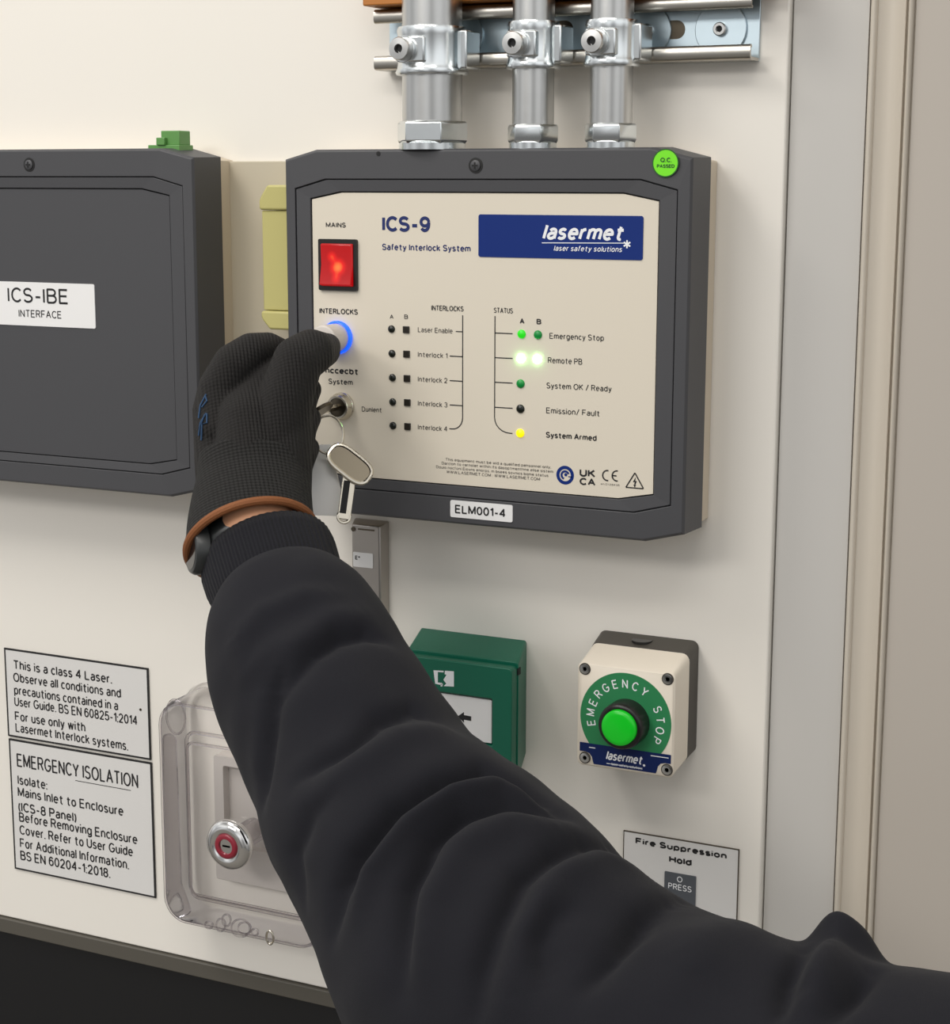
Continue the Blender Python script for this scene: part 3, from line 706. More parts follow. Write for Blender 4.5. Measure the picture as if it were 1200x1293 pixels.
def clamp(x, r, pz0, pz1, label):
    """pipe saddle: band with rolled edges, square lug and a socket bolt facing the room"""
    z0_ = pz0; z1_ = pz1; h_ = z1_-z0_
    t_ = thing('pipe_clamp', label, 'clamp', (x, -PC, z0_), 'clamps holding the pipes to the rail')
    ro = r+.0022
    m_ = MB()
    m_.lathe([(r+.0002, 0), (ro+.0016, .0002), (ro+.0024, .0018), (ro+.0014, .0046), (ro+.0008, .0075), (ro+.0008, h_-.006), (ro+.0013, h_-.003), (ro+.0006, h_-.0006), (r+.0002, h_)], (x, -PC, z0_), (0, 0, 1), 48, cap=False)
    m_.build('band', M['zinc'], t_, angle=50)
    # side cheek that hooks behind the rail lips
    m_ = MB(); m_.box(x+ro*.75, x+ro+.0052, .0228, PC+.004, z0_+.004, z1_-.003); m_.build('hook', M['zinc'], t_, bevel=.0012)
    lx = x-ro*.42+.0085; zc_ = z0_+h_*.50
    m_ = MB(); m_.box(lx-.013, lx+.008, PC+ro*.5, PC+ro+.0028, zc_-.0085, zc_+.0085); m_.build('lug', M['zinc'], t_, bevel=.0012)
    bx = lx-.0055+(.0 if r < .018 else -.002); cc = (bx, -(PC+ro+.0028), zc_)
    m_ = MB(); m_.lathe([(.0088, 0), (.0088, .0012), (.0084, .0016), (.0078, .0016)], cc, (0, -1, 0), 28)
    w_ = m_.build('washer', M['zinc'], t_)
    m_ = MB(); m_.lathe([(.0076, .0014), (.0076, .0064), (.0070, .0074), (.0030, .0076), (.0024, .0045)], cc, (0, -1, 0), 32); bo = m_.build('bolt', M['steel'], t_)
    m_ = MB(); m_.lathe([(.0025, .0046), (.0025, .0050)], cc, (0, -1, 0), 6); m_.build('hex_socket', M['groove'], bo)
px = [(546, .0205), (673.5, .0140), (772, .0140)]
lab = [('thickest galvanised pipe rising from the left of the box top', 'largest zinc pipe clamp, around the thickest pipe'),
       ('thin galvanised pipe in the middle of the three above the box', 'zinc pipe clamp around the middle one of the three pipes'),
       ('thin galvanised pipe on the right of the three above the box', 'zinc pipe clamp around the rightmost of the three pipes')]
for (p_, r_), (l1, l2), (yt_, yb_) in zip(px, lab, ((30, 93), (24, 86), (22, 83))):
    xq = at(p_, 120, PC).x
    conduit(xq, r_, l1, l1)
    clamp(xq, r_, at(p_, yb_, PC+r_).z, at(p_, yt_, PC+r_).z, l2)

# ------------------------------------------------------------------ metal switch plate under the main box
x0 = at(442, 700, .008).x; x1 = at(489, 700, .004).x; z1 = at(465, 657, .006).z; z0 = z1-.098
mpz = thing('switch_plate', 'narrow brushed steel plate with small white label below the main box', 'plate', ((x0+x1)/2, 0, z0))
m_ = MB(); m_.prism([(x0, z0), (x1, z0), (x1, z1), (x0, z1)], .0003, .010, [(x0+.003, z0+.003), (x1-.003, z0+.003), (x1-.003, z1-.003), (x0+.003, z1-.003)])
m_.build('body', M['brushed'], mpz, bevel=.0012, seg=3)
lo, R_ = plate(((446, 697), (471, 699), (471, 717.5), (446, 715.5)), .0098, .0106, .0006, 'small_label', M['white_label'], mpz)
mk = MB(); text(mk, 'E*', (448.5, 706.5), (455, 707), 5, .0108, .02); mk.build('label_lettering', M['ink'], lo, smooth=False, recalc=False)
m_ = MB(); q = at(446.5, 668, .01); m_.lathe([(.0018, -.001), (.0018, .0006)], (q.x, -.01, q.z), (0, -1, 0), 16); m_.build('screw', M['nickel_dark'], mpz)
m_ = MB(); q1 = xz(452, 668, .0102); q2 = xz(473, 669.5, .0102); strip(m_, [q1, (q2[0], q1[1])], .0012, .01015); m_.build('engraved_line', M['nickel_dark'], mpz, smooth=False)

# ------------------------------------------------------------------ green call point
GD = .044
xb1 = at(665, 870, 0).x; xb0 = at(531.7, 793, 0).x; zt_ = (at(531.7, 793, 0).z+at(664.2, 807.5, 0).z)/2; zb_ = zt_-.087
gx1 = at(646, 890, GD).x; gz1 = (at(540, 832, GD).z+at(633, 842, GD).z)/2; gx0 = gx1-.0865; gz0 = gz1-.0855
mc = thing('call_point', 'green emergency door release call point with white arrow panel, half behind the sleeve', 'call point', ((xb0+xb1)/2, 0, zb_))
m_ = MB(); m_.prism(rrect(xb0, xb1, zb_, zt_, .002, 3), .0003, .034, rrect(gx0-.002, gx1+.0008, gz0-.0015, gz1+.0022, .002, 3)); m_.build('back_box', M['mcp'], mc, bevel=.0008)
fr0 = rrect(gx0, gx1, gz0, gz1, .0025, 3)
wx1 = at(619.6, 910, GD).x; wz1 = (at(561.7, 878, GD).z+at(619, 883.3, GD).z)/2; wz0 = at(619, 940, GD).z; wx0 = 2*(gx0+gx1)/2-wx1+.006
wi = [(p[0], p[1]) for p in rrect(wx0, wx1, wz0, wz1, .001, 3)]
m_ = MB(); m_.ringprism(fr0, wi, .0342, GD, inner1=rrect(wx0-.0012, wx1+.0012, wz0-.0012, wz1+.0012, .001, 3)); m_.build('front_cover', M['mcp'], mc, bevel=.0009)
m_ = MB(); m_.box(wx0+.0002, wx1-.0002, .0345, GD-.0022, wz0+.0002, wz1-.0002); pn = m_.build('press_panel', M['white_label'], mc, smooth=False)
ad = GD-.0021; ac = xz(587, 906, ad); k_ = 1/1720
mk = MB(); ax, a_z = ac
mk.add([(ax-9.5*k_, -ad, a_z+.4*k_), (ax-1*k_, -ad, a_z+7*k_), (ax-1*k_, -ad, a_z+3*k_), (ax+9*k_, -ad, a_z+2.6*k_), (ax+9*k_, -ad, a_z-3.4*k_), (ax-1*k_, -ad, a_z-3*k_), (ax-1*k_, -ad, a_z-7*k_)], [tuple(range(7))])
mk.build('arrow', M['ink'], pn, smooth=False, recalc=False)
# exit pictogram: door with a running figure cut into it
pd = GD+.0002; q = lambda a, b_: xz(500+a/6, 780+b_/6, pd)
mk = MB()
for poly in ([(285, 398), (362, 402), (362, 414), (318, 411), (318, 490), (350, 494), (350, 512), (298, 500)],
             [(372, 402), (440, 406), (440, 522), (362, 518), (382, 500), (360, 470), (384, 432), (370, 428)],
             [(340, 505), (358, 498), (352, 522), (338, 520)]):
    mk.add([(p[0], -pd, p[1]) for p in (q(*v) for v in poly)], [tuple(range(len(poly)))])
mk.build('exit_pictogram', M['white_ink'], mc, smooth=False, recalc=False)
q_ = at(641.5, 840, .036); m_ = MB(); m_.box(gx1-.004, gx1+.0008, .030, .0345, gz1-.007, gz1-.002); m_.build('key_slot', M['groove'], mc, smooth=False)

# ------------------------------------------------------------------ emergency stop station
ED = .050
ex0 = at(729, 900, ED).x; ex1 = (at(854.6, 852, ED).x+at(848, 983, ED).x)/2
ez1 = (at(729, 834.9, ED).z+at(854.6, 851.9, ED).z)/2; ez0 = (at(729, 964.8, ED).z+at(848, 983.4, ED).z)/2
ebx0, ebx1 = at(758, 797, 0).x, at(882, 860, 0).x; ebz1 = (at(766.4, 796, 0).z+at(872, 807, 0).z)/2; ebz0 = ez0+.004
es = thing('stop_station', 'cream and dark grey push button box with green emergency stop button and blue label', 'push button box', ((ebx0+ebx1)/2, 0, ebz0))
mx = lambda a, b_, t: a+(b_-a)*t
def between(t, r): return rrect(mx(ebx0, ex0, t), mx(ebx1, ex1, t), mx(ebz0, ez0, t), mx(ebz1, ez1, t), r, 5)
m_ = MB(); m_.prism(between(0, .005), .0003, .0200, between(.40, .005)); m_.build('base', M['estop_base'], es, bevel=.0006)
m_ = MB(); q = at(812, 806, .008); m_.prism(disc(q.x, -.009, .0075, 28), 0, 1)  # knockout disc on the top face
m_.v = [Vector((p.x, p.z, 0)) for p in m_.v]
kv = MB(); zt_k = mx(ebz1, ez1, .18); kv.lathe([(.0075, -.0012), (.0075, .0004)], (q.x, -.009, zt_k), (0, 0, 1), 28); kv.build('knockout', M['black_plastic'], es)
sh = lambda p, r: rrect(p[0], p[1], p[2], p[3], r, 5)
m_ = MB(); n = 24
b1 = between(.42, .0055); b2 = between(.55, .0055); fr = rrect(ex0, ex1, ez0, ez1, .004, 5); ff = rrect(ex0+.0012, ex1-.0012, ez0+.0012, ez1-.0012, .004, 5)
L_ = [(b1, .0202), (b2, .026), (fr, ED-.0012), (ff, ED)]
vs = [(x, -d, z) for poly, d in L_ for x, z in poly]; fs = []
for i in range(3):
    for k in range(n): fs.append((i*n+k, i*n+(k+1) % n, (i+1)*n+(k+1) % n, (i+1)*n+k))
fs += [tuple(range(n))[::-1], tuple(range(3*n, 4*n))]; m_.add(vs, fs); m_.build('lid', M['estop_cream'], es, angle=40)
# green legend disc (flat cut along the blue label)
cq = at(790, 909, ED); Rg = (at(848, 909, ED).x-at(733, 909, ED).x)/2
lzT = (at(733, 938, ED).z+at(848, 952, ED).z)/2
poly = [(cq.x+Rg*math.cos(a), cq.z+Rg*math.sin(a)) for a in [2*PI*k/96 for k in range(96)]]
poly = [(x, max(z, lzT-.0005)) for x, z in poly]
m_ = MB(); m_.prism(poly, ED-.0002, ED+.0003); lg = m_.build('legend_disc', M['legend_green'], es, smooth=False)
mk = MB(); dd = ED+.0004
word = 'EMERGENCY STOP'; a0, a1 = 192, -26
for i, chh in enumerate(word):
    if chh == ' ': continue
    a = math.radians(a0+(a1-a0)*i/13); rr = Rg*.77
    st, wl = layout(chh); k_ = Rg*.165; cs, sn = math.cos(a-PI/2), math.sin(a-PI/2)
    tr_ = lambda p: (cq.x+rr*math.cos(a)+(p[0]-wl/2)*k_*cs-(p[1]-.5)*k_*sn, cq.z+rr*math.sin(a)+(p[0]-wl/2)*k_*sn+(p[1]-.5)*k_*cs)
    pen(mk, [[tr_(p) for p in q] for q in st], k_*.15, dd)
mk.build('legend_lettering', M['white_ink'], lg, smooth=False, recalc=False)
# blue label with corners cut around the screws
bl = at(732.5, 945, ED).x; br = at(847.5, 960, ED).x; bz0 = ez0+.0022
nr = .0085
def notch(cx_, cz_, a0_, a1_): return [(cx_+nr*math.cos(math.radians(a0_+(a1_-a0_)*k/5)), cz_+nr*math.sin(math.radians(a0_+(a1_-a0_)*k/5))) for k in range(6)]
poly = [(bl, lzT), (bl, bz0+.0082), (bl+.004, bz0+.0082)]+[(bl+.0072, bz0+.0074), (bl+.0092, bz0+.0050), (bl+.0099, bz0+.0020), (bl+.0106, bz0)]
poly += [(br-.0106, bz0), (br-.0099, bz0+.0020), (br-.0092, bz0+.0050), (br-.0072, bz0+.0074), (br-.004, bz0+.0082), (br, bz0+.0082), (br, lzT)]
m_ = MB(); m_.prism(poly, ED-.0002, ED+.0004); bo = m_.build('blue_label', M['navy_label'], es, smooth=False)
mk = MB(); dd = ED+.0005
text(mk, 'lasermet', (765.2, 959.5), (812, 965.5), 11.5, dd, .018, .2)
text(mk, 'laser safety solutions', (772.5, 967.5), (811.5, 970.5), 3.4, dd)
asterisk(mk, xz(813.5, 966.5, dd), 1.6*pm, 1*pm, dd)
strip(mk, [xz(766, 963.8, dd), (xz(811, 966, dd)[0], xz(766, 963.8, dd)[1])], .7*pm, dd)
strip(mk, [xz(744, 943.5, dd), (xz(752, 944, dd)[0], xz(744, 943.5, dd)[1])], 1*pm, dd)
strip(mk, [xz(822, 954, dd), (xz(844.5, 956, dd)[0], xz(822, 954, dd)[1])], 1*pm, dd)
mk.build('label_lettering', M['white_ink'], bo, smooth=False, recalc=False)
for px_, py_ in ((739, 844.5), (843.5, 857.5), (739, 956.5), (842.5, 972)):
    q = at(px_, py_, ED); m_ = MB(); m_.lathe([(.0042, -.0002), (.0042, .0003)], (q.x, -ED, q.z), (0, -1, 0), 24); s_ = m_.build('screw_recess', M['estop_base'], es)
    m_ = MB(); m_.lathe([(.0034, .0002), (.0034, .0008), (.0030, .0009), (.0016, .0009), (.0013, .0003)], (q.x, -ED, q.z), (0, -1, 0), 24); m_.build('screw', M['steel'], s_, angle=20)
# collar and button
bq = at(792.5, 911, ED)
m_ = MB(); m_.lathe([(.0162, 0), (.0162, .012), (.0156, .0142), (.0146, .0152), (.0128, .0152), (.0128, .010)], (bq.x, -ED, bq.z), (0, -1, 0), 48); m_.build('collar', M['black_plastic'], es, angle=50)
m_ = MB(); m_.lathe([(.0124, .008), (.0124, .0166), (.0118, .0176), (.009, .0181), (.0001, .0184)], (bq.x, -ED, bq.z), (0, -1, 0), 48); m_.build('push_button', M['btn_green'], es, angle=50)

# ------------------------------------------------------------------ wall signs
def sign(name, label, X0, X1, Z0, Z1, wd, mm=M['sign'], edge=M['ink']):
    t_ = thing(name, label, 'sign', ((X0+X1)/2, 0, Z0))
    m_ = MB(); m_.box(X0, X1, .0002, .0014, Z0, Z1); p_ = m_.build('panel', mm, t_, smooth=False)
    m_ = MB(); m_.ringprism([(X0-.0001, Z0-.0001), (X1+.0001, Z0-.0001), (X1+.0001, Z1+.0001), (X0-.0001, Z1+.0001)], [(X0+wd, Z0+wd), (X1-wd, Z0+wd), (X1-wd, Z1-wd), (X0+wd, Z1-wd)], .0003, .0016); m_.build('border', edge, t_, smooth=False)
    return t_, p_
SD = .0015
sx0 = (at(5.8, 819, SD).x+at(10.4, 930, SD).x+at(17.6, 1097, SD).x)/3; sx1 = (at(182.6, 842.7, SD).x+at(190, 958, SD).x+at(200.2, 1135, SD).x)/3
s1z1 = (at(5.8, 819, SD).z+at(182.6, 842.7, SD).z)/2; s1z0 = (at(10.4, 931, SD).z+at(190, 957.5, SD).z)/2
s2z1 = (at(11, 934, SD).z+at(191.9, 962, SD).z)/2; s2z0 = (at(17.6, 1097, SD).z+at(200.2, 1134, SD).z)/2
t_, p_ = sign('laser_warning_sign', 'white sign with black border about class 4 laser precautions, upper of two', sx0, sx1, s1z0, s1z1, .0013)
mk = MB(); dd = .00155
for s_, L, R, c_ in (('This is a class 4 Laser.', (17, 846.5), (141.5, 861.7), 11.8), ('Observe all conditions and', (17, 862), (153, 880), 11.8), ('precautions contained in a', (18, 878.5), (149.4, 895.5), 11.8),
                     ('User Guide. BS EN 60825-1:2014', (18.4, 893), (174, 914.2), 11.8), ('For use only with', (19, 911), (108, 923), 11.8), ('Lasermet Interlock systems.', (19.8, 926), (162, 946), 11.8)):
    text(mk, s_, L, R, c_, dd, .008)
mk.build('lettering', M['ink'], p_, smooth=False, recalc=False)
m_ = MB(); q = at(177.5, 896, .0015); m_.lathe([(.0011, -.0002), (.0011, .0003)], (q.x, -.0015, q.z), (0, -1, 0), 12); m_.build('pin', M['nickel_dark'], t_)
t_, p_ = sign('isolation_sign', 'white sign headed emergency isolation with black border, lower of two', sx0+.0005, sx1+.0005, s2z0, s2z1, .0013)
mk = MB()
text(mk, 'EMERGENCY ISOLATION', (21.6, 970.5), (175, 992.6), 17, dd, .002)
strip(mk, [xz(95, 985.5, dd), (xz(165, 995, dd)[0], xz(95, 985.5, dd)[1])], .0006, dd)
for s_, L, R in (('Isolate:', (22.5, 991.6), (60, 996)), ('Mains Inlet to Enclosure', (22.7, 1008), (156, 1028)), ('(ICS-8 Panel)', (23.5, 1026), (96.6, 1036.5)), ('Before Removing Enclosure', (24.4, 1041), (173.7, 1062.5)),
                 ('Cover. Refer to User Guide', (25, 1057), (168, 1078)), ('For Additional Information.', (25.4, 1073), (163, 1095)), ('BS EN 60204-1:2018.', (26, 1088), (139.4, 1106.6))):
    text(mk, s_, L, R, 12, dd, .008)
mk.build('lettering', M['ink'], p_, smooth=False, recalc=False)
fx0 = at(787.5, 1060, SD).x; fx1 = (at(932.8, 1073.2, SD).x+at(931.5, 1160, SD).x)/2; fz1 = (at(787.3, 1048.3, SD).z+at(932.8, 1073.2, SD).z)/2
t_, p_ = sign('fire_sign', 'white fire suppression hold sign with grey press label beside the white board edge', fx0, fx1, fz1-.085, fz1, .0005, M['sign'], M['nickel_dark'])
mk = MB()
text(mk, 'Fire Suppression', (802.7, 1064.5), (917.8, 1086), 8.2, dd, .045); text(mk, 'Hold', (845, 1088.5), (873.5, 1094), 8.8, dd, .045)
mk.build('lettering', M['ink'], p_, smooth=False, recalc=False)
po, R_ = plate(((839, 1100), (879, 1107), (878, 1150), (839, 1143)), .0013, .0022, .0004, 'press_label', M['plate_grey'], t_)
mk = MB(); dd = .0023
text(mk, 'O', (855, 1113.6), (862, 1114.8), 7.4, dd); text(mk, 'PRESS', (844, 1122), (873.5, 1127), 7.6, dd)
mk.build('label_lettering', M['white_ink'], po, smooth=False, recalc=False)

# ------------------------------------------------------------------ clear isolator cover and its lock
HD = .046
hx0 = at(203, 930, HD-.006).x; hz1 = at(240, 868, .012).z; hx1 = hx0+.150; hz0 = (at(215, 1150, HD).z+at(300, 1194, HD).z)/2-.002
cv = thing('clear_cover', 'transparent plastic hood with rounded corners on the wall, partly behind the sleeve', 'cover', ((hx0+hx1)/2, 0, hz0))
def shell(mb, polys, close_front=True):
    n = len(polys[0][0]); vs = [(x, -d, z) for poly, d in polys for x, z in poly]; fs = []
    for i in range(len(polys)-1):
        for k in range(n): fs.append((i*n+k, i*n+(k+1) % n, (i+1)*n+(k+1) % n, (i+1)*n+k))
    if close_front: fs.append(tuple(range((len(polys)-1)*n, len(polys)*n)))
    mb.add(vs, fs)
def hp(i, r): return rrect(hx0+i, hx1-i, hz0+i, hz1-i, max(r-i, .003), 8)
m_ = MB(); shell(m_, [(hp(-.003, .022), .0006), (hp(-.003, .022), .004), (hp(0, .022), .0045), (hp(.001, .022), HD-.006), (hp(.0035, .022), HD-.0015), (hp(.007, .022), HD)])
o = m_.build('hood', M['clear'], cv, angle=60, recalc=True)
# moulded ribs and window frame
wx0_, wz1_ = xz(236, 937, .02); wz0_ = (at(245, 1127, .02).z+at(380, 1160, .02).z)/2; wx1_ = hx1-.02
def loop(x0_, x1_, z0_, z1_, r, d): return [Vector((p[0], -d, p[1])) for p in rrect(x0_, x1_, z0_, z1_, r, 6)]
m_ = MB()
m_.tube(loop(wx0_, wx1_, wz0_, wz1_, .006, .02), .0013, 8, True); m_.build('window_frame', M['clear_soft'], cv)
m_ = MB(); m_.tube(loop(wx0_-.006, wx1_+.006, wz0_-.006, wz1_+.006, .009, .012), .0016, 8, True); m_.build('inner_rib', M['clear_soft'], cv)
m_ = MB(); m_.tube(loop(hx0+.0035, hx1-.0035, hz0+.0035, hz1-.0035, .019, HD-.001), .0012, 8, True); m_.build('front_bead', M['clear_soft'], cv)
m_ = MB(); q = at(222, 905, HD-.004)
m_.tube([Vector((q.x+.008*math.cos(a)*1.1, q.y, q.z+.014*math.sin(a))) for a in [2*PI*k/24 for k in range(24)]], .0009, 8, True); m_.build('hinge_boss', M['clear_soft'], cv)
for k, (px_, py_, rr, ry) in enumerate(((264, 1168, .0035, .003), (279, 1168, .0042, .0055), (286, 1162, .004, .005), (304, 1172, .0085, .0075), (309, 1172, .006, .005), (322, 1177, .003, .0028))):
    q = at(px_, py_, HD+.0006); m_ = MB()
    m_.tube([Vector((q.x+rr*math.cos(a)+.2*rr*math.sin(a), -HD-.0006, q.z+ry*math.sin(a))) for a in [2*PI*j/20 for j in range(20)]], .0008, 6, True); m_.build('moulded_loop', M['clear_soft'], cv)
q = at(342, 1183, HD); m_ = MB(); m_.tube([Vector((q.x+.0032*math.cos(a), -HD-.0012, q.z+.0056*math.sin(a))) for a in [2*PI*k/20 for k in range(20)]], .0009, 8, True); m_.build('latch_ring', M['nickel'], cv)
# body of the lockable isolator behind the hood
ix0, iz1 = xz(271, 952, .014); iz0 = (at(278, 1108, .014).z+at(358, 1126, .014).z)/2; ix1 = hx1-.035
iso = thing('isolator', 'pale grey framed isolator body inside the transparent hood', 'isolator', ((ix0+ix1)/2, 0, iz0))
m_ = MB(); m_.ringprism(rrect(ix0, ix1, iz0, iz1, .002, 3), rrect(ix0+.009, ix1-.009, iz0+.030, iz1-.008, .002, 3), .0008, .016); m_.build('body_frame', M['hood_grey'], iso, bevel=.001)
m_ = MB(); m_.box(ix0+.0005, ix1-.0005, .0006, .008, iz0+.0005, iz1-.0005); m_.build('back_plate', M['hood_grey'], iso, bevel=.0006)
kd = HD+.010
kq = at(287, 1068, kd)
m_ = MB(); m_.lathe([(.010, .0172), (.010, kd-.016), (.0125, kd-.014), (.0125, kd-.006)], (kq.x, 0, kq.z), (0, -1, 0), 36); lt = m_.build('lock_tube', M['clear_soft'], cv)
m_ = MB(); m_.lathe([(.0185, kd-.008), (.0200, kd-.006), (.0205, kd-.003), (.0190, kd), (.0150, kd+.0022), (.0115, kd+.0026), (.0105, kd+.0014), (.0100, kd+.0014)], (kq.x, 0, kq.z), (0, -1, 0), 48); lk = m_.build('lock_rose', M['chrome'], cv, angle=60)
m_ = MB(); m_.lathe([(.0102, kd), (.0100, kd+.0022), (.0085, kd+.0030), (.0062, kd+.0028), (.0058, kd+.0010)], (kq.x, 0, kq.z), (0, -1, 0), 36); m_.build('red_ring', M['red_plastic'], lk, angle=60)
m_ = MB(); m_.lathe([(.0060, kd-.001), (.0060, kd+.0012)], (kq.x, 0, kq.z), (0, -1, 0), 24); pl = m_.build('lock_plug', M['nickel'], lk)
m_ = MB(); m_.box(kq.x-.0035, kq.x+.0035, kd+.0012, kd+.0014, kq.z-.0008, kq.z+.0008); m_.build('keyhole', M['groove'], lk, smooth=False)

# ------------------------------------------------------------------ keys
kd0 = P+.0066
bowc = az(400, 528, 1.225)
k1 = thing('key', 'dark nickel key turned in the key switch, pointing at the glove', 'key', (kc.x, -kd0, kc.z))
tip = Vector((kc.x, -kd0, kc.z)); out_ = Vector((0, -1, 0))
m_ = MB(); q0 = tip-out_*.004; q1 = tip+out_*.015
hx = Vector((.8, 0, .6)); hn = Vector((-.6, 0, .8))
def bar(mb, a, b_, w1, w2, u_, v_):
    vs = [a+u_*w1+v_*w2, a-u_*w1+v_*w2, a-u_*w1-v_*w2, a+u_*w1-v_*w2]; vs += [p+(b_-a) for p in vs]
    mb.add(vs, [(0, 1, 2, 3), (4, 5, 6, 7), (0, 1, 5, 4), (1, 2, 6, 5), (2, 3, 7, 6), (3, 0, 4, 7)])
bar(m_, q0, q1, .0034, .0011, hx, hn); m_.build('blade', M['nickel'], k1, bevel=.0004)
m_ = MB(); cb = tip+out_*.0245
ov = [cb+out_*(.0105*math.cos(a))+hx*(.0105*math.sin(a)) for a in [2*PI*k/28 for k in range(28)]]
vs = [p+hn*.0013 for p in ov]+[p-hn*.0013 for p in ov]
m_.add(vs, [tuple(range(28)), tuple(range(28, 56))[::-1]]+[(i, (i+1) % 28, 28+(i+1) % 28, 28+i) for i in range(28)]); m_.build('bow', M['nickel_dark'], k1, bevel=.0005)
# split ring through the bow
ZK = 1.222
rc = az(414.5, 549, ZK); rr_ = .0118
ring = []
for k in range(48):
    a = 2*PI*k/48; ring.append(rc+(rt*.86+fw*.3)*rr_*math.cos(a)+upv*rr_*1.12*math.sin(a))
m_ = MB(); m_.tube(ring, .00085, 8, True)
m2 = [p+fw*.0016 for p in ring]; m_.tube(m2, .00085, 8, True)
tag(m_.build('key_ring', M['nickel']), 'thin steel split ring hanging from the key in the switch', 'key ring')
# hanging key
k2 = thing('key', 'silver key with oval framed bow hanging from the split ring', 'key', az(425, 565, ZK))
bc_ = az(442, 586, ZK-.002); ux = (az(466, 604, ZK)-az(419, 567, ZK)); Lx = ux.length/2; ux.normalize(); uy = fw.cross(ux).normalized(); 
if uy.dot(upv) < 0: uy = -uy
tl = (uy*.96+fw*.25).normalized(); nn = ux.cross(tl).normalized()
if nn.dot(fw) > 0: nn = -nn
def stad(a, b_, n=36):      # rounded-rectangle outline (superellipse)
    P_ = []
    for k in range(n):
        t = 2*PI*k/n; c_, s_ = math.cos(t), math.sin(t); P_.append((a*abs(c_)**.55*(1 if c_ >= 0 else -1), b_*abs(s_)**.75*(1 if s_ >= 0 else -1)))
    return P_
o_ = [bc_+ux*a+tl*b_ for a, b_ in stad(Lx, .0082)]
m_ = MB(); m_.tube(o_, .0016, 8, True); m_.build('bow_rim', M['nickel'], k2)
i_ = [bc_+ux*a+tl*b_ for a, b_ in stad(Lx-.0012, .0072)]
m_ = MB(); n = len(i_); m_.add([p+nn*.0008 for p in i_]+[p-nn*.0008 for p in i_], [tuple(range(n)), tuple(range(n, 2*n))[::-1]]+[(i, (i+1) % n, n+(i+1) % n, n+i) for i in range(n)])
m_.build('bow_face', M['key_face'], k2, smooth=False)
a_ = az(442, 597, ZK-.001); b_ = az(434, 656, ZK-.006); dr = (b_-a_).normalized(); sx = dr.cross(nn).normalized()
m_ = MB(); bar(m_, a_, b_, .0046, .0010, sx, nn); m_.build('blade', M['nickel'], k2, bevel=.0004)
m_ = MB(); s0 = 1 if sx.dot(rt) > 0 else -1
bar(m_, a_+dr*.006-sx*s0*.0012+nn*.0011, b_-dr*.004-sx*s0*.0012+nn*.0011, .0022, .0003, sx, nn); m_.build('blade_groove', M['groove'], k2, smooth=False)
m_ = MB(); m_.tube([b_-dr*.002+ (sx*math.cos(a)+dr*math.sin(a))*.0042 for a in [2*PI*k/20 for k in range(20)]], .0012, 8, True); m_.build('tip', M['nickel'], k2)
# blank white tag behind the hanging key
tq = az(408, 563, ZK+.010); tb = [az(386, 562, ZK+.010), az(418, 561, ZK+.010), az(438, 652, ZK+.004), az(378, 650, ZK+.004)]
m_ = MB(); nv = fw*.0005
m_.add([p-nv for p in tb]+[p+nv for p in tb], [(0, 1, 2, 3), (7, 6, 5, 4), (0, 1, 5, 4), (1, 2, 6, 5), (2, 3, 7, 6), (3, 0, 4, 7)])
tag(m_.build('key_tag', M['tag'], bevel=.0003), 'blank white tag on the key ring, behind the hanging key', 'tag')

# ------------------------------------------------------------------ person: right arm in a dark sweatshirt, black knit glove
pr_ = thing('person', 'person reaching in from the lower right in dark sweatshirt and black glove, pressing the button', 'person', az(900, 1400, .88))

def smooth_obj(mb, name, m_, parent, voxel, it):
    o = mb.build(name, m_, parent, angle=180)
    r_ = o.modifiers.new('remesh', 'REMESH'); r_.mode = 'VOXEL'; r_.voxel_size = voxel; r_.use_smooth_shade = True
    s_ = o.modifiers.new('smooth', 'SMOOTH'); s_.factor = .5; s_.iterations = it
    return o
def capsule(mb, a, b_, ra, rb, seg=20):
    a = Vector(a); b_ = Vector(b_); ax_ = (b_-a); Lg = ax_.length; ax_.normalize()
    prof = []
    for k in range(7): t = -PI/2+PI/2*k/6; prof.append((max(ra*math.cos(t), 1e-4), ra*math.sin(t)))
    for k in range(7): t = PI/2*k/6; prof.append((max(rb*math.cos(t), 1e-4), Lg+rb*math.sin(t)))
    e1 = ax_.orthogonal().normalized(); e2 = ax_.cross(e1); vs = []; fs = []
    for r_, h_ in prof:
        for k in range(seg): t = 2*PI*k/seg; vs.append(a+ax_*h_+(e1*math.cos(t)+e2*math.sin(t))*r_)
    for i in range(13):
        for k in range(seg): k2 = (k+1) % seg; fs.append((i*seg+k, i*seg+k2, (i+1)*seg+k2, (i+1)*seg+k))
    fs += [tuple(range(seg))[::-1], tuple(range(13*seg, 14*seg))]
    mb.add(vs, fs)
def chain(mb, pts):
    for (x0_, y0_, z0_, r0_), (x1_, y1_, z1_, r1_) in zip(pts[:-1], pts[1:]): capsule(mb, az(x0_, y0_, z0_), az(x1_, y1_, z1_), r0_/1000, r1_/1000)
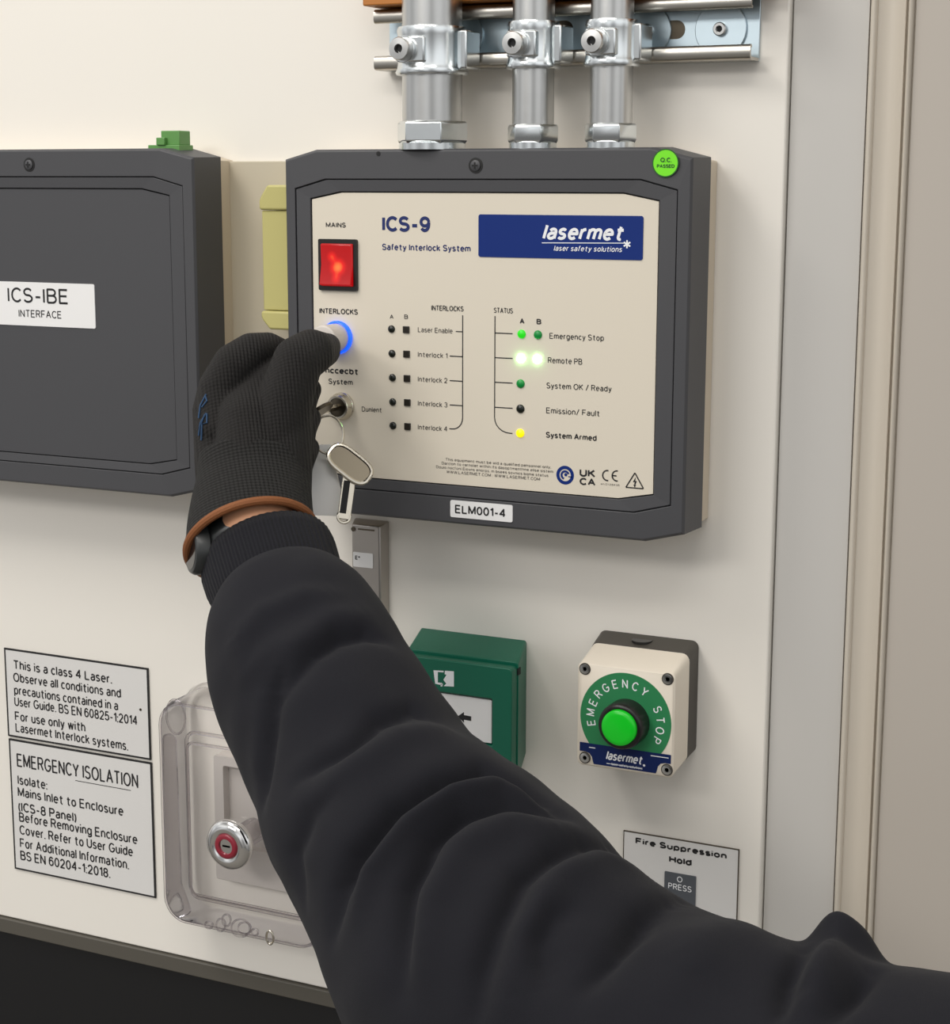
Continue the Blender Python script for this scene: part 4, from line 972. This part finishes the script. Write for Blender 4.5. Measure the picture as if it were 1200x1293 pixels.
hand_chains = {
 'palm_l': [(296, 640, 1.186, 25), (283, 580, 1.187, 20), (271, 520, 1.192, 15), (274, 492, 1.192, 13)],
 'palm_m': [(322, 645, 1.176, 27), (318, 585, 1.172, 25), (316, 530, 1.176, 22), (332, 492, 1.186, 15), (350, 478, 1.186, 13)],
 'palm_r': [(346, 640, 1.180, 25), (354, 590, 1.175, 21.5), (358, 540, 1.176, 19)],
 'thumb': [(285, 535, 1.186, 20), (279, 490, 1.184, 15), (296, 460, 1.182, 14.3), (317, 444, 1.186, 12.6), (338, 441, 1.200, 11.6), (357, 447, 1.222, 10)],
 'index': [(350, 550, 1.176, 21), (362, 500, 1.172, 18), (376, 456, 1.172, 16.6), (393, 445, 1.180, 15.6), (408, 442, 1.205, 12.0), (414, 437, 1.226, 9)],
 'middle': [(360, 560, 1.184, 17), (380, 508, 1.190, 11), (391, 492, 1.196, 8.2), (384, 494, 1.222, 8)],
 'ring': [(368, 580, 1.188, 14), (383, 540, 1.192, 9.5), (391, 528, 1.200, 8), (377, 530, 1.224, 8)],
 'little': [(362, 610, 1.190, 14), (381, 576, 1.194, 10), (388, 566, 1.204, 8.5), (372, 560, 1.220, 8)],
}
# bare skin: forearm, wrist and hand as one continuous surface (mostly inside sleeve and glove)
g_ = MB()
for nme, c_ in hand_chains.items(): chain(g_, [(x_, y_, z_, r_*.84) for x_, y_, z_, r_ in c_])
chain(g_, [(322, 640, 1.18, 27), (325, 680, 1.155, 33), (345, 740, 1.135, 29), (420, 880, 1.075, 38), (560, 1090, 1.0, 44), (800, 1290, .92, 46), (1000, 1400, .87, 50)])
body = smooth_obj(g_, 'body', M['skin'], pr_, .003, 4)
g_ = MB()
for nme, c_ in hand_chains.items(): chain(g_, c_)
glove = smooth_obj(g_, 'glove', M['glove'], pr_, .0013, 4)

def ring3(c, axis, e1hint, ra, rb, seg=64, rib=0., nrib=0):
    a = axis.normalized(); e1 = (e1hint-a*e1hint.dot(a)).normalized(); e2 = e1.cross(a).normalized()
    out = []
    for k in range(seg):
        t = 2*PI*k/seg; q = 1+rib*math.cos(nrib*t); out.append(c+e1*ra*q*math.cos(t)+e2*rb*q*math.sin(t))
    return out
# ribbed glove cuff flaring out to a brown overlocked hem
A0 = rt*.04+upv*.86+fw*.50; A1 = rt*(-.27)+upv*.76+fw*.60
stn = [(322, 585, 1.178, 36.5, 30, 0), (321, 607, 1.174, 37, 31, .2), (318, 628, 1.168, 38.5, 33, .45), (316, 655, 1.160, 40.5, 36, .8), (317, 683, 1.152, 42, 39, 1)]
def curve_rings(st, seg, sub, hint0, hint1):
    R = []
    P_ = [az(*s_[:3]) for s_ in st]
    N = (len(st)-1)*sub
    for i in range(N+1):
        t = i/sub; k = min(int(t), len(st)-2); u_ = t-k
        def cr_(vals):
            p0 = vals[max(k-1, 0)]; p1 = vals[k]; p2 = vals[k+1]; p3 = vals[min(k+2, len(vals)-1)]
            return .5*((2*p1)+(p2-p0)*u_+(2*p0-5*p1+4*p2-p3)*u_*u_+(3*p1-p0-3*p2+p3)*u_**3)
        c_ = cr_(P_); ra = cr_([s_[3] for s_ in st])/1000; rb = cr_([s_[4] for s_ in st])/1000; m__ = cr_([s_[5] for s_ in st])
        R.append(ring3(c_, A0.lerp(A1, m__), hint0.lerp(hint1, m__), ra, rb, seg))
    return R
R = curve_rings(stn, 72, 6, rt, rt*.93+upv*.36)
m_ = MB(); m_.rings(R); cu = m_.build('glove_cuff', M['glove_rib'], glove, angle=180)
sd = cu.modifiers.new('cloth', 'SOLIDIFY'); sd.thickness = .002; sd.offset = 0
m_ = MB(); m_.tube(R[-1], .0029, 10, True); m_.build('hem', M['hem'], glove)['label'] = 'brown overlocked hem'
# faded print on the back of the glove
lgm = MB()
def surf(px_, py_, z_=1.17): return az(px_, py_, z_)
dgp = bpy.context.evaluated_depsgraph_get()
def bvh_of(o):
    dgp.update(); ev = o.evaluated_get(dgp); me = ev.to_mesh(); mw = o.matrix_world
    vs = [v.co + root_loc(o) for v in me.vertices]; fs = [tuple(p.vertices) for p in me.polygons]
    t_ = BVHTree.FromPolygons(vs, fs); ev.to_mesh_clear(); return t_
gb = bvh_of(glove)
def hit(tree, px_, py_, lift=.0006):
    d_ = (az(px_, py_, 1)-CAM).normalized(); h_ = tree.ray_cast(CAM, d_)
    return None if h_[0] is None else h_[0]+h_[1]*lift*(1 if h_[1].dot(d_) < 0 else -1)
for pl_ in ([(261, 498), (254, 512), (252, 528)], [(260, 500), (262, 506), (256, 514)], [(261, 522), (254, 534), (252, 550)], [(262, 522), (262, 534), (255, 536), (259, 524)], [(256, 536), (255, 556)]):
    pp = [p for p in (hit(gb, *v) for v in pl_) if p]
    if len(pp) > 1: lgm.tube(pp, .0006, 6)
if lgm.v: lgm.build('faded_print', M['logo_fade'], glove)['label'] = 'faded blue print'

# wristwatch between glove and sleeve
m_ = MB(); wc = az(321, 690, 1.158)
WR = [ring3(wc+A1.normalized()*h_, A1, rt*.93+upv*.36, .0345, .0325, 48) for h_ in (-.011, .009)]
m_.rings(WR); ws = m_.build('wristwatch', M['watch'], pr_, angle=180); sd = ws.modifiers.new('strap', 'SOLIDIFY'); sd.thickness = .0028; sd.offset = 1
e1 = (rt*.93+upv*.36).normalized(); e1 = (e1-A1.normalized()*e1.dot(A1.normalized())).normalized(); e2 = e1.cross(A1.normalized())
def wp(t, h_, r_): return wc+A1.normalized()*h_+(e1*math.cos(t)+e2*math.sin(t))*r_
sg = 1 if e2.dot(fw) < 0 else -1
t0 = PI-sg*.0 - (.55 if sg > 0 else -.55)
nw = (e1*math.cos(t0)+e2*math.sin(t0)).normalized()
m_ = MB(); m_.lathe([(.0165, 0), (.0165, .006), (.0150, .0085), (.0135, .009)], wp(t0, -.002, .034), nw, 32); m_.build('watch_case', M['watch'], ws)
m_ = MB(); m_.lathe([(.0130, .0088), (.0130, .0092)], wp(t0, -.002, .034), nw, 32); m_.build('watch_glass', M['watch_face'], ws)

# sleeve
S = [(283, 779, 422, 712, 1.132), (267, 826, 462, 733, 1.112), (268, 872, 496, 783, 1.094), (284, 925, 528, 832, 1.076), (304, 975, 560, 880, 1.058), (328, 1032, 600, 932, 1.038),
     (346, 1092, 652, 968, 1.018), (376, 1152, 712, 1015, .998), (402, 1208, 760, 1056, .98), (424, 1270, 804, 1102, .96), (460, 1345, 864, 1142, .94), (540, 1440, 934, 1172, .92),
     (660, 1530, 1006, 1186, .895), (800, 1600, 1080, 1208, .87), (940, 1640, 1165, 1220, .845), (1090, 1670, 1290, 1236, .82)]
seg, sub = 168, 13
cen = []; hal = []
for a, b_, c_, d_, z_ in S:
    Lp = az(a, b_, z_); Rp = az(c_, d_, z_); cen.append((Lp+Rp)/2); hal.append((Rp-Lp)/2)
def crv(vals, t):
    k = min(int(t), len(vals)-2); u_ = t-k
    p0 = vals[max(k-1, 0)]; p1 = vals[k]; p2 = vals[k+1]; p3 = vals[min(k+2, len(vals)-1)]
    return .5*((2*p1)+(p2-p0)*u_+(2*p0-5*p1+4*p2-p3)*u_*u_+(3*p1-p0-3*p2+p3)*u_**3)
N = (len(S)-1)*sub; rings = []
for i in range(N+1):
    t = i/sub; c_ = crv(cen, t); h_ = crv(hal, t); T = (crv(cen, min(t+.3, len(S)-1))-crv(cen, max(t-.3, 0))).normalized()
    e2_ = T.cross(h_).normalized()
    if e2_.dot(fw) > 0: e2_ = -e2_
    rr_ = h_.length
    rings.append([c_+h_*math.cos(2*PI*k/seg)+e2_*rr_*.88*math.sin(2*PI*k/seg) for k in range(seg)])
V0 = [p for r_ in rings for p in r_]
F0 = [(i*seg+k, i*seg+(k+1) % seg, (i+1)*seg+(k+1) % seg, (i+1)*seg+k) for i in range(N) for k in range(seg)]
tree = BVHTree.FromPolygons(V0, F0)
folds = [  # polyline through the crease, depth mm (negative = valley), half width mm
 ([(300, 812), (335, 775), (385, 752), (430, 750)], 2.5, 9),
 ([(350, 880), (396, 826), (427, 804), (462, 799), (490, 808)], -4.5, 7),
 ([(322, 960), (338, 880), (372, 820), (420, 780), (465, 775)], 2.5, 9),
 ([(375, 985), (405, 960), (437, 943), (477, 908), (523, 893), (548, 903)], -4.5, 7.5),
 ([(330, 1010), (334, 940), (345, 870), (362, 838)], -4.5, 8),
 ([(690, 1240), (684, 1190), (700, 1160), (724, 1150)], -4, 8),
 ([(384, 1140), (372, 1080), (392, 1030), (440, 985)], -3, 9),
 ([(300, 800), (312, 850), (350, 815), (400, 780)], 1.5, 9),
 ([(400, 1010), (450, 965), (505, 930), (560, 915)], 3, 10),
 ([(420, 1180), (428, 1125), (447, 1084), (497, 1024), (558, 988), (614, 972), (659, 990), (705, 1022)], -7, 8),
 ([(450, 1150), (466, 1100), (515, 1035), (570, 1002), (630, 992), (690, 1015)], 5, 7.5),
 ([(505, 1250), (507, 1185), (513, 1120), (543, 1059), (583, 1026), (644, 1016), (720, 1030)], -7, 8),
 ([(530, 1210), (540, 1140), (580, 1070), (640, 1040), (720, 1045)], 4, 11),
 ([(600, 1293), (610, 1230), (632, 1165), (660, 1110), (700, 1080), (740, 1066), (785, 1072)], -6, 8),
 ([(640, 1260), (660, 1180), (700, 1110), (750, 1085), (800, 1095)], 4, 11),
 ([(740, 1250), (765, 1215), (795, 1180), (815, 1158), (845, 1140), (885, 1134)], -5.5, 8),
 ([(860, 1230), (890, 1190), (940, 1168)], 3, 14),
 ([(985, 1280), (1000, 1235), (1022, 1202)], -6, 7),
 ([(1050, 1285), (1080, 1245), (1102, 1222)], -6, 7),
 ([(1025, 1260), (1045, 1215), (1062, 1190)], 7, 12),
]
nr = []
bmx = bmesh.new(); bvs = [bmx.verts.new(p) for p in V0]
for q in F0: bmx.faces.new([bvs[i] for i in q])
bmesh.ops.recalc_face_normals(bmx, faces=bmx.faces); bmx.normal_update(); bmx.verts.index_update()
nrm = np.array([v.normal[:] for v in bmx.verts]); bmx.free()
folds = [(a, b_ if b_ > 0 else b_*1.12, c if b_ > 0 else c*.82) for a, b_, c in folds]
VA = np.array([p[:] for p in V0]); CC = np.array([c[:] for r_ in rings for c in [sum(r_, Vector())/seg]*seg])
if np.mean(np.sum((VA-CC)*nrm, 1)) < 0: nrm = -nrm
disp = np.zeros(len(VA))
for pl_, amp, wd in folds:
    pts3 = []
    for (x_, y_), (x2_, y2_) in zip(pl_[:-1], pl_[1:]):
        for k in range(8):
            h_ = hit(tree, x_+(x2_-x_)*k/8, y_+(y2_-y_)*k/8, 0)
            if h_ is not None: pts3.append(h_[:])
    if len(pts3) < 3: continue
    PA = np.array(pts3); n = len(PA); tap = np.sin(np.pi*np.clip((np.arange(n)+1.5)/(n+2), 0, 1))**.6
    D = np.sqrt(((VA[:, None, :]-PA[None])**2).sum(2)); j = D.argmin(1); dm = D[np.arange(len(VA)), j]
    disp += amp*(1.9 if amp < 0 else 1.75)/1000*tap[j]*np.exp(-np.abs(dm/(wd/1000))**(1.5 if amp < 0 else 2))
for i in range(len(VA)):
    p = VA[i]; disp[i] += .0030*noise.noise(Vector(p)*16)+.0011*noise.noise(Vector(p)*42+Vector((3, 1, 7)))
# the fold that stands up at the shoulder end
pk = np.array(az(1070, 1200, S[13][4])[:]); dk = np.sqrt(((VA-pk)**2).sum(1)); 
iring = np.repeat(np.arange(N+1), seg); fade = np.clip(iring/9., 0, 1)
VA = VA+nrm*(disp*fade)[:, None]+np.array((upv*.92+rt*.0)[:])[None]*(.0185*np.exp(-(dk/.0165)**4))[:, None]
m_ = MB(); VV = [Vector(p) for p in VA]
rings = [VV[i*seg:(i+1)*seg] for i in range(N+1)]
# tuck the start of the sleeve in over the ribbed cuff
c0 = sum(rings[0], Vector())/seg; tin = [[c0+(p-c0)*.86+ (c0-cen[1]).normalized()*(-.004) for p in rings[0]]]
# close the shoulder end
cz_ = sum(rings[-1], Vector())/seg; T = (cen[-1]-cen[-2]).normalized()
ends = [[cz_+(p-cz_)*math.cos(a)+T*.07*math.sin(a) for p in rings[-1]] for a in (.35, .7, 1.05, 1.35, 1.5)]
m_.rings(tin+rings+ends, cap1=True)
sl = m_.build('sleeve', M['jersey'], pr_, angle=180)
sb = sl.modifiers.new('sub', 'SUBSURF'); sb.levels = 1; sb.render_levels = 1
# ribbed sleeve cuff
A2 = (cen[0]-cen[1]).normalized().lerp(A1.normalized(), .55).normalized()
cst = [(337, 702, 1.150, 43.0, 37.5), (340, 712, 1.147, 43.6, 38), (345, 728, 1.141, 43.2, 38), (352, 745, 1.133, 41.5, 37), (358, 758, 1.128, 40, 36)]
R = []
for (x_, y_, z_, ra, rb) in cst: R.append(ring3(az(x_, y_, z_), A2, rt*.93+upv*.37, ra/1000, rb/1000, 240, .006, 60))
R0 = ring3(az(338, 704.5, 1.149), A2, rt*.93+upv*.37, .0405, .035, 240); 
m_ = MB(); m_.rings([R0]+R); cf = m_.build('sleeve_cuff', M['rib'], sl, angle=180)
sd = cf.modifiers.new('cloth', 'SOLIDIFY'); sd.thickness = .002; sd.offset = 0
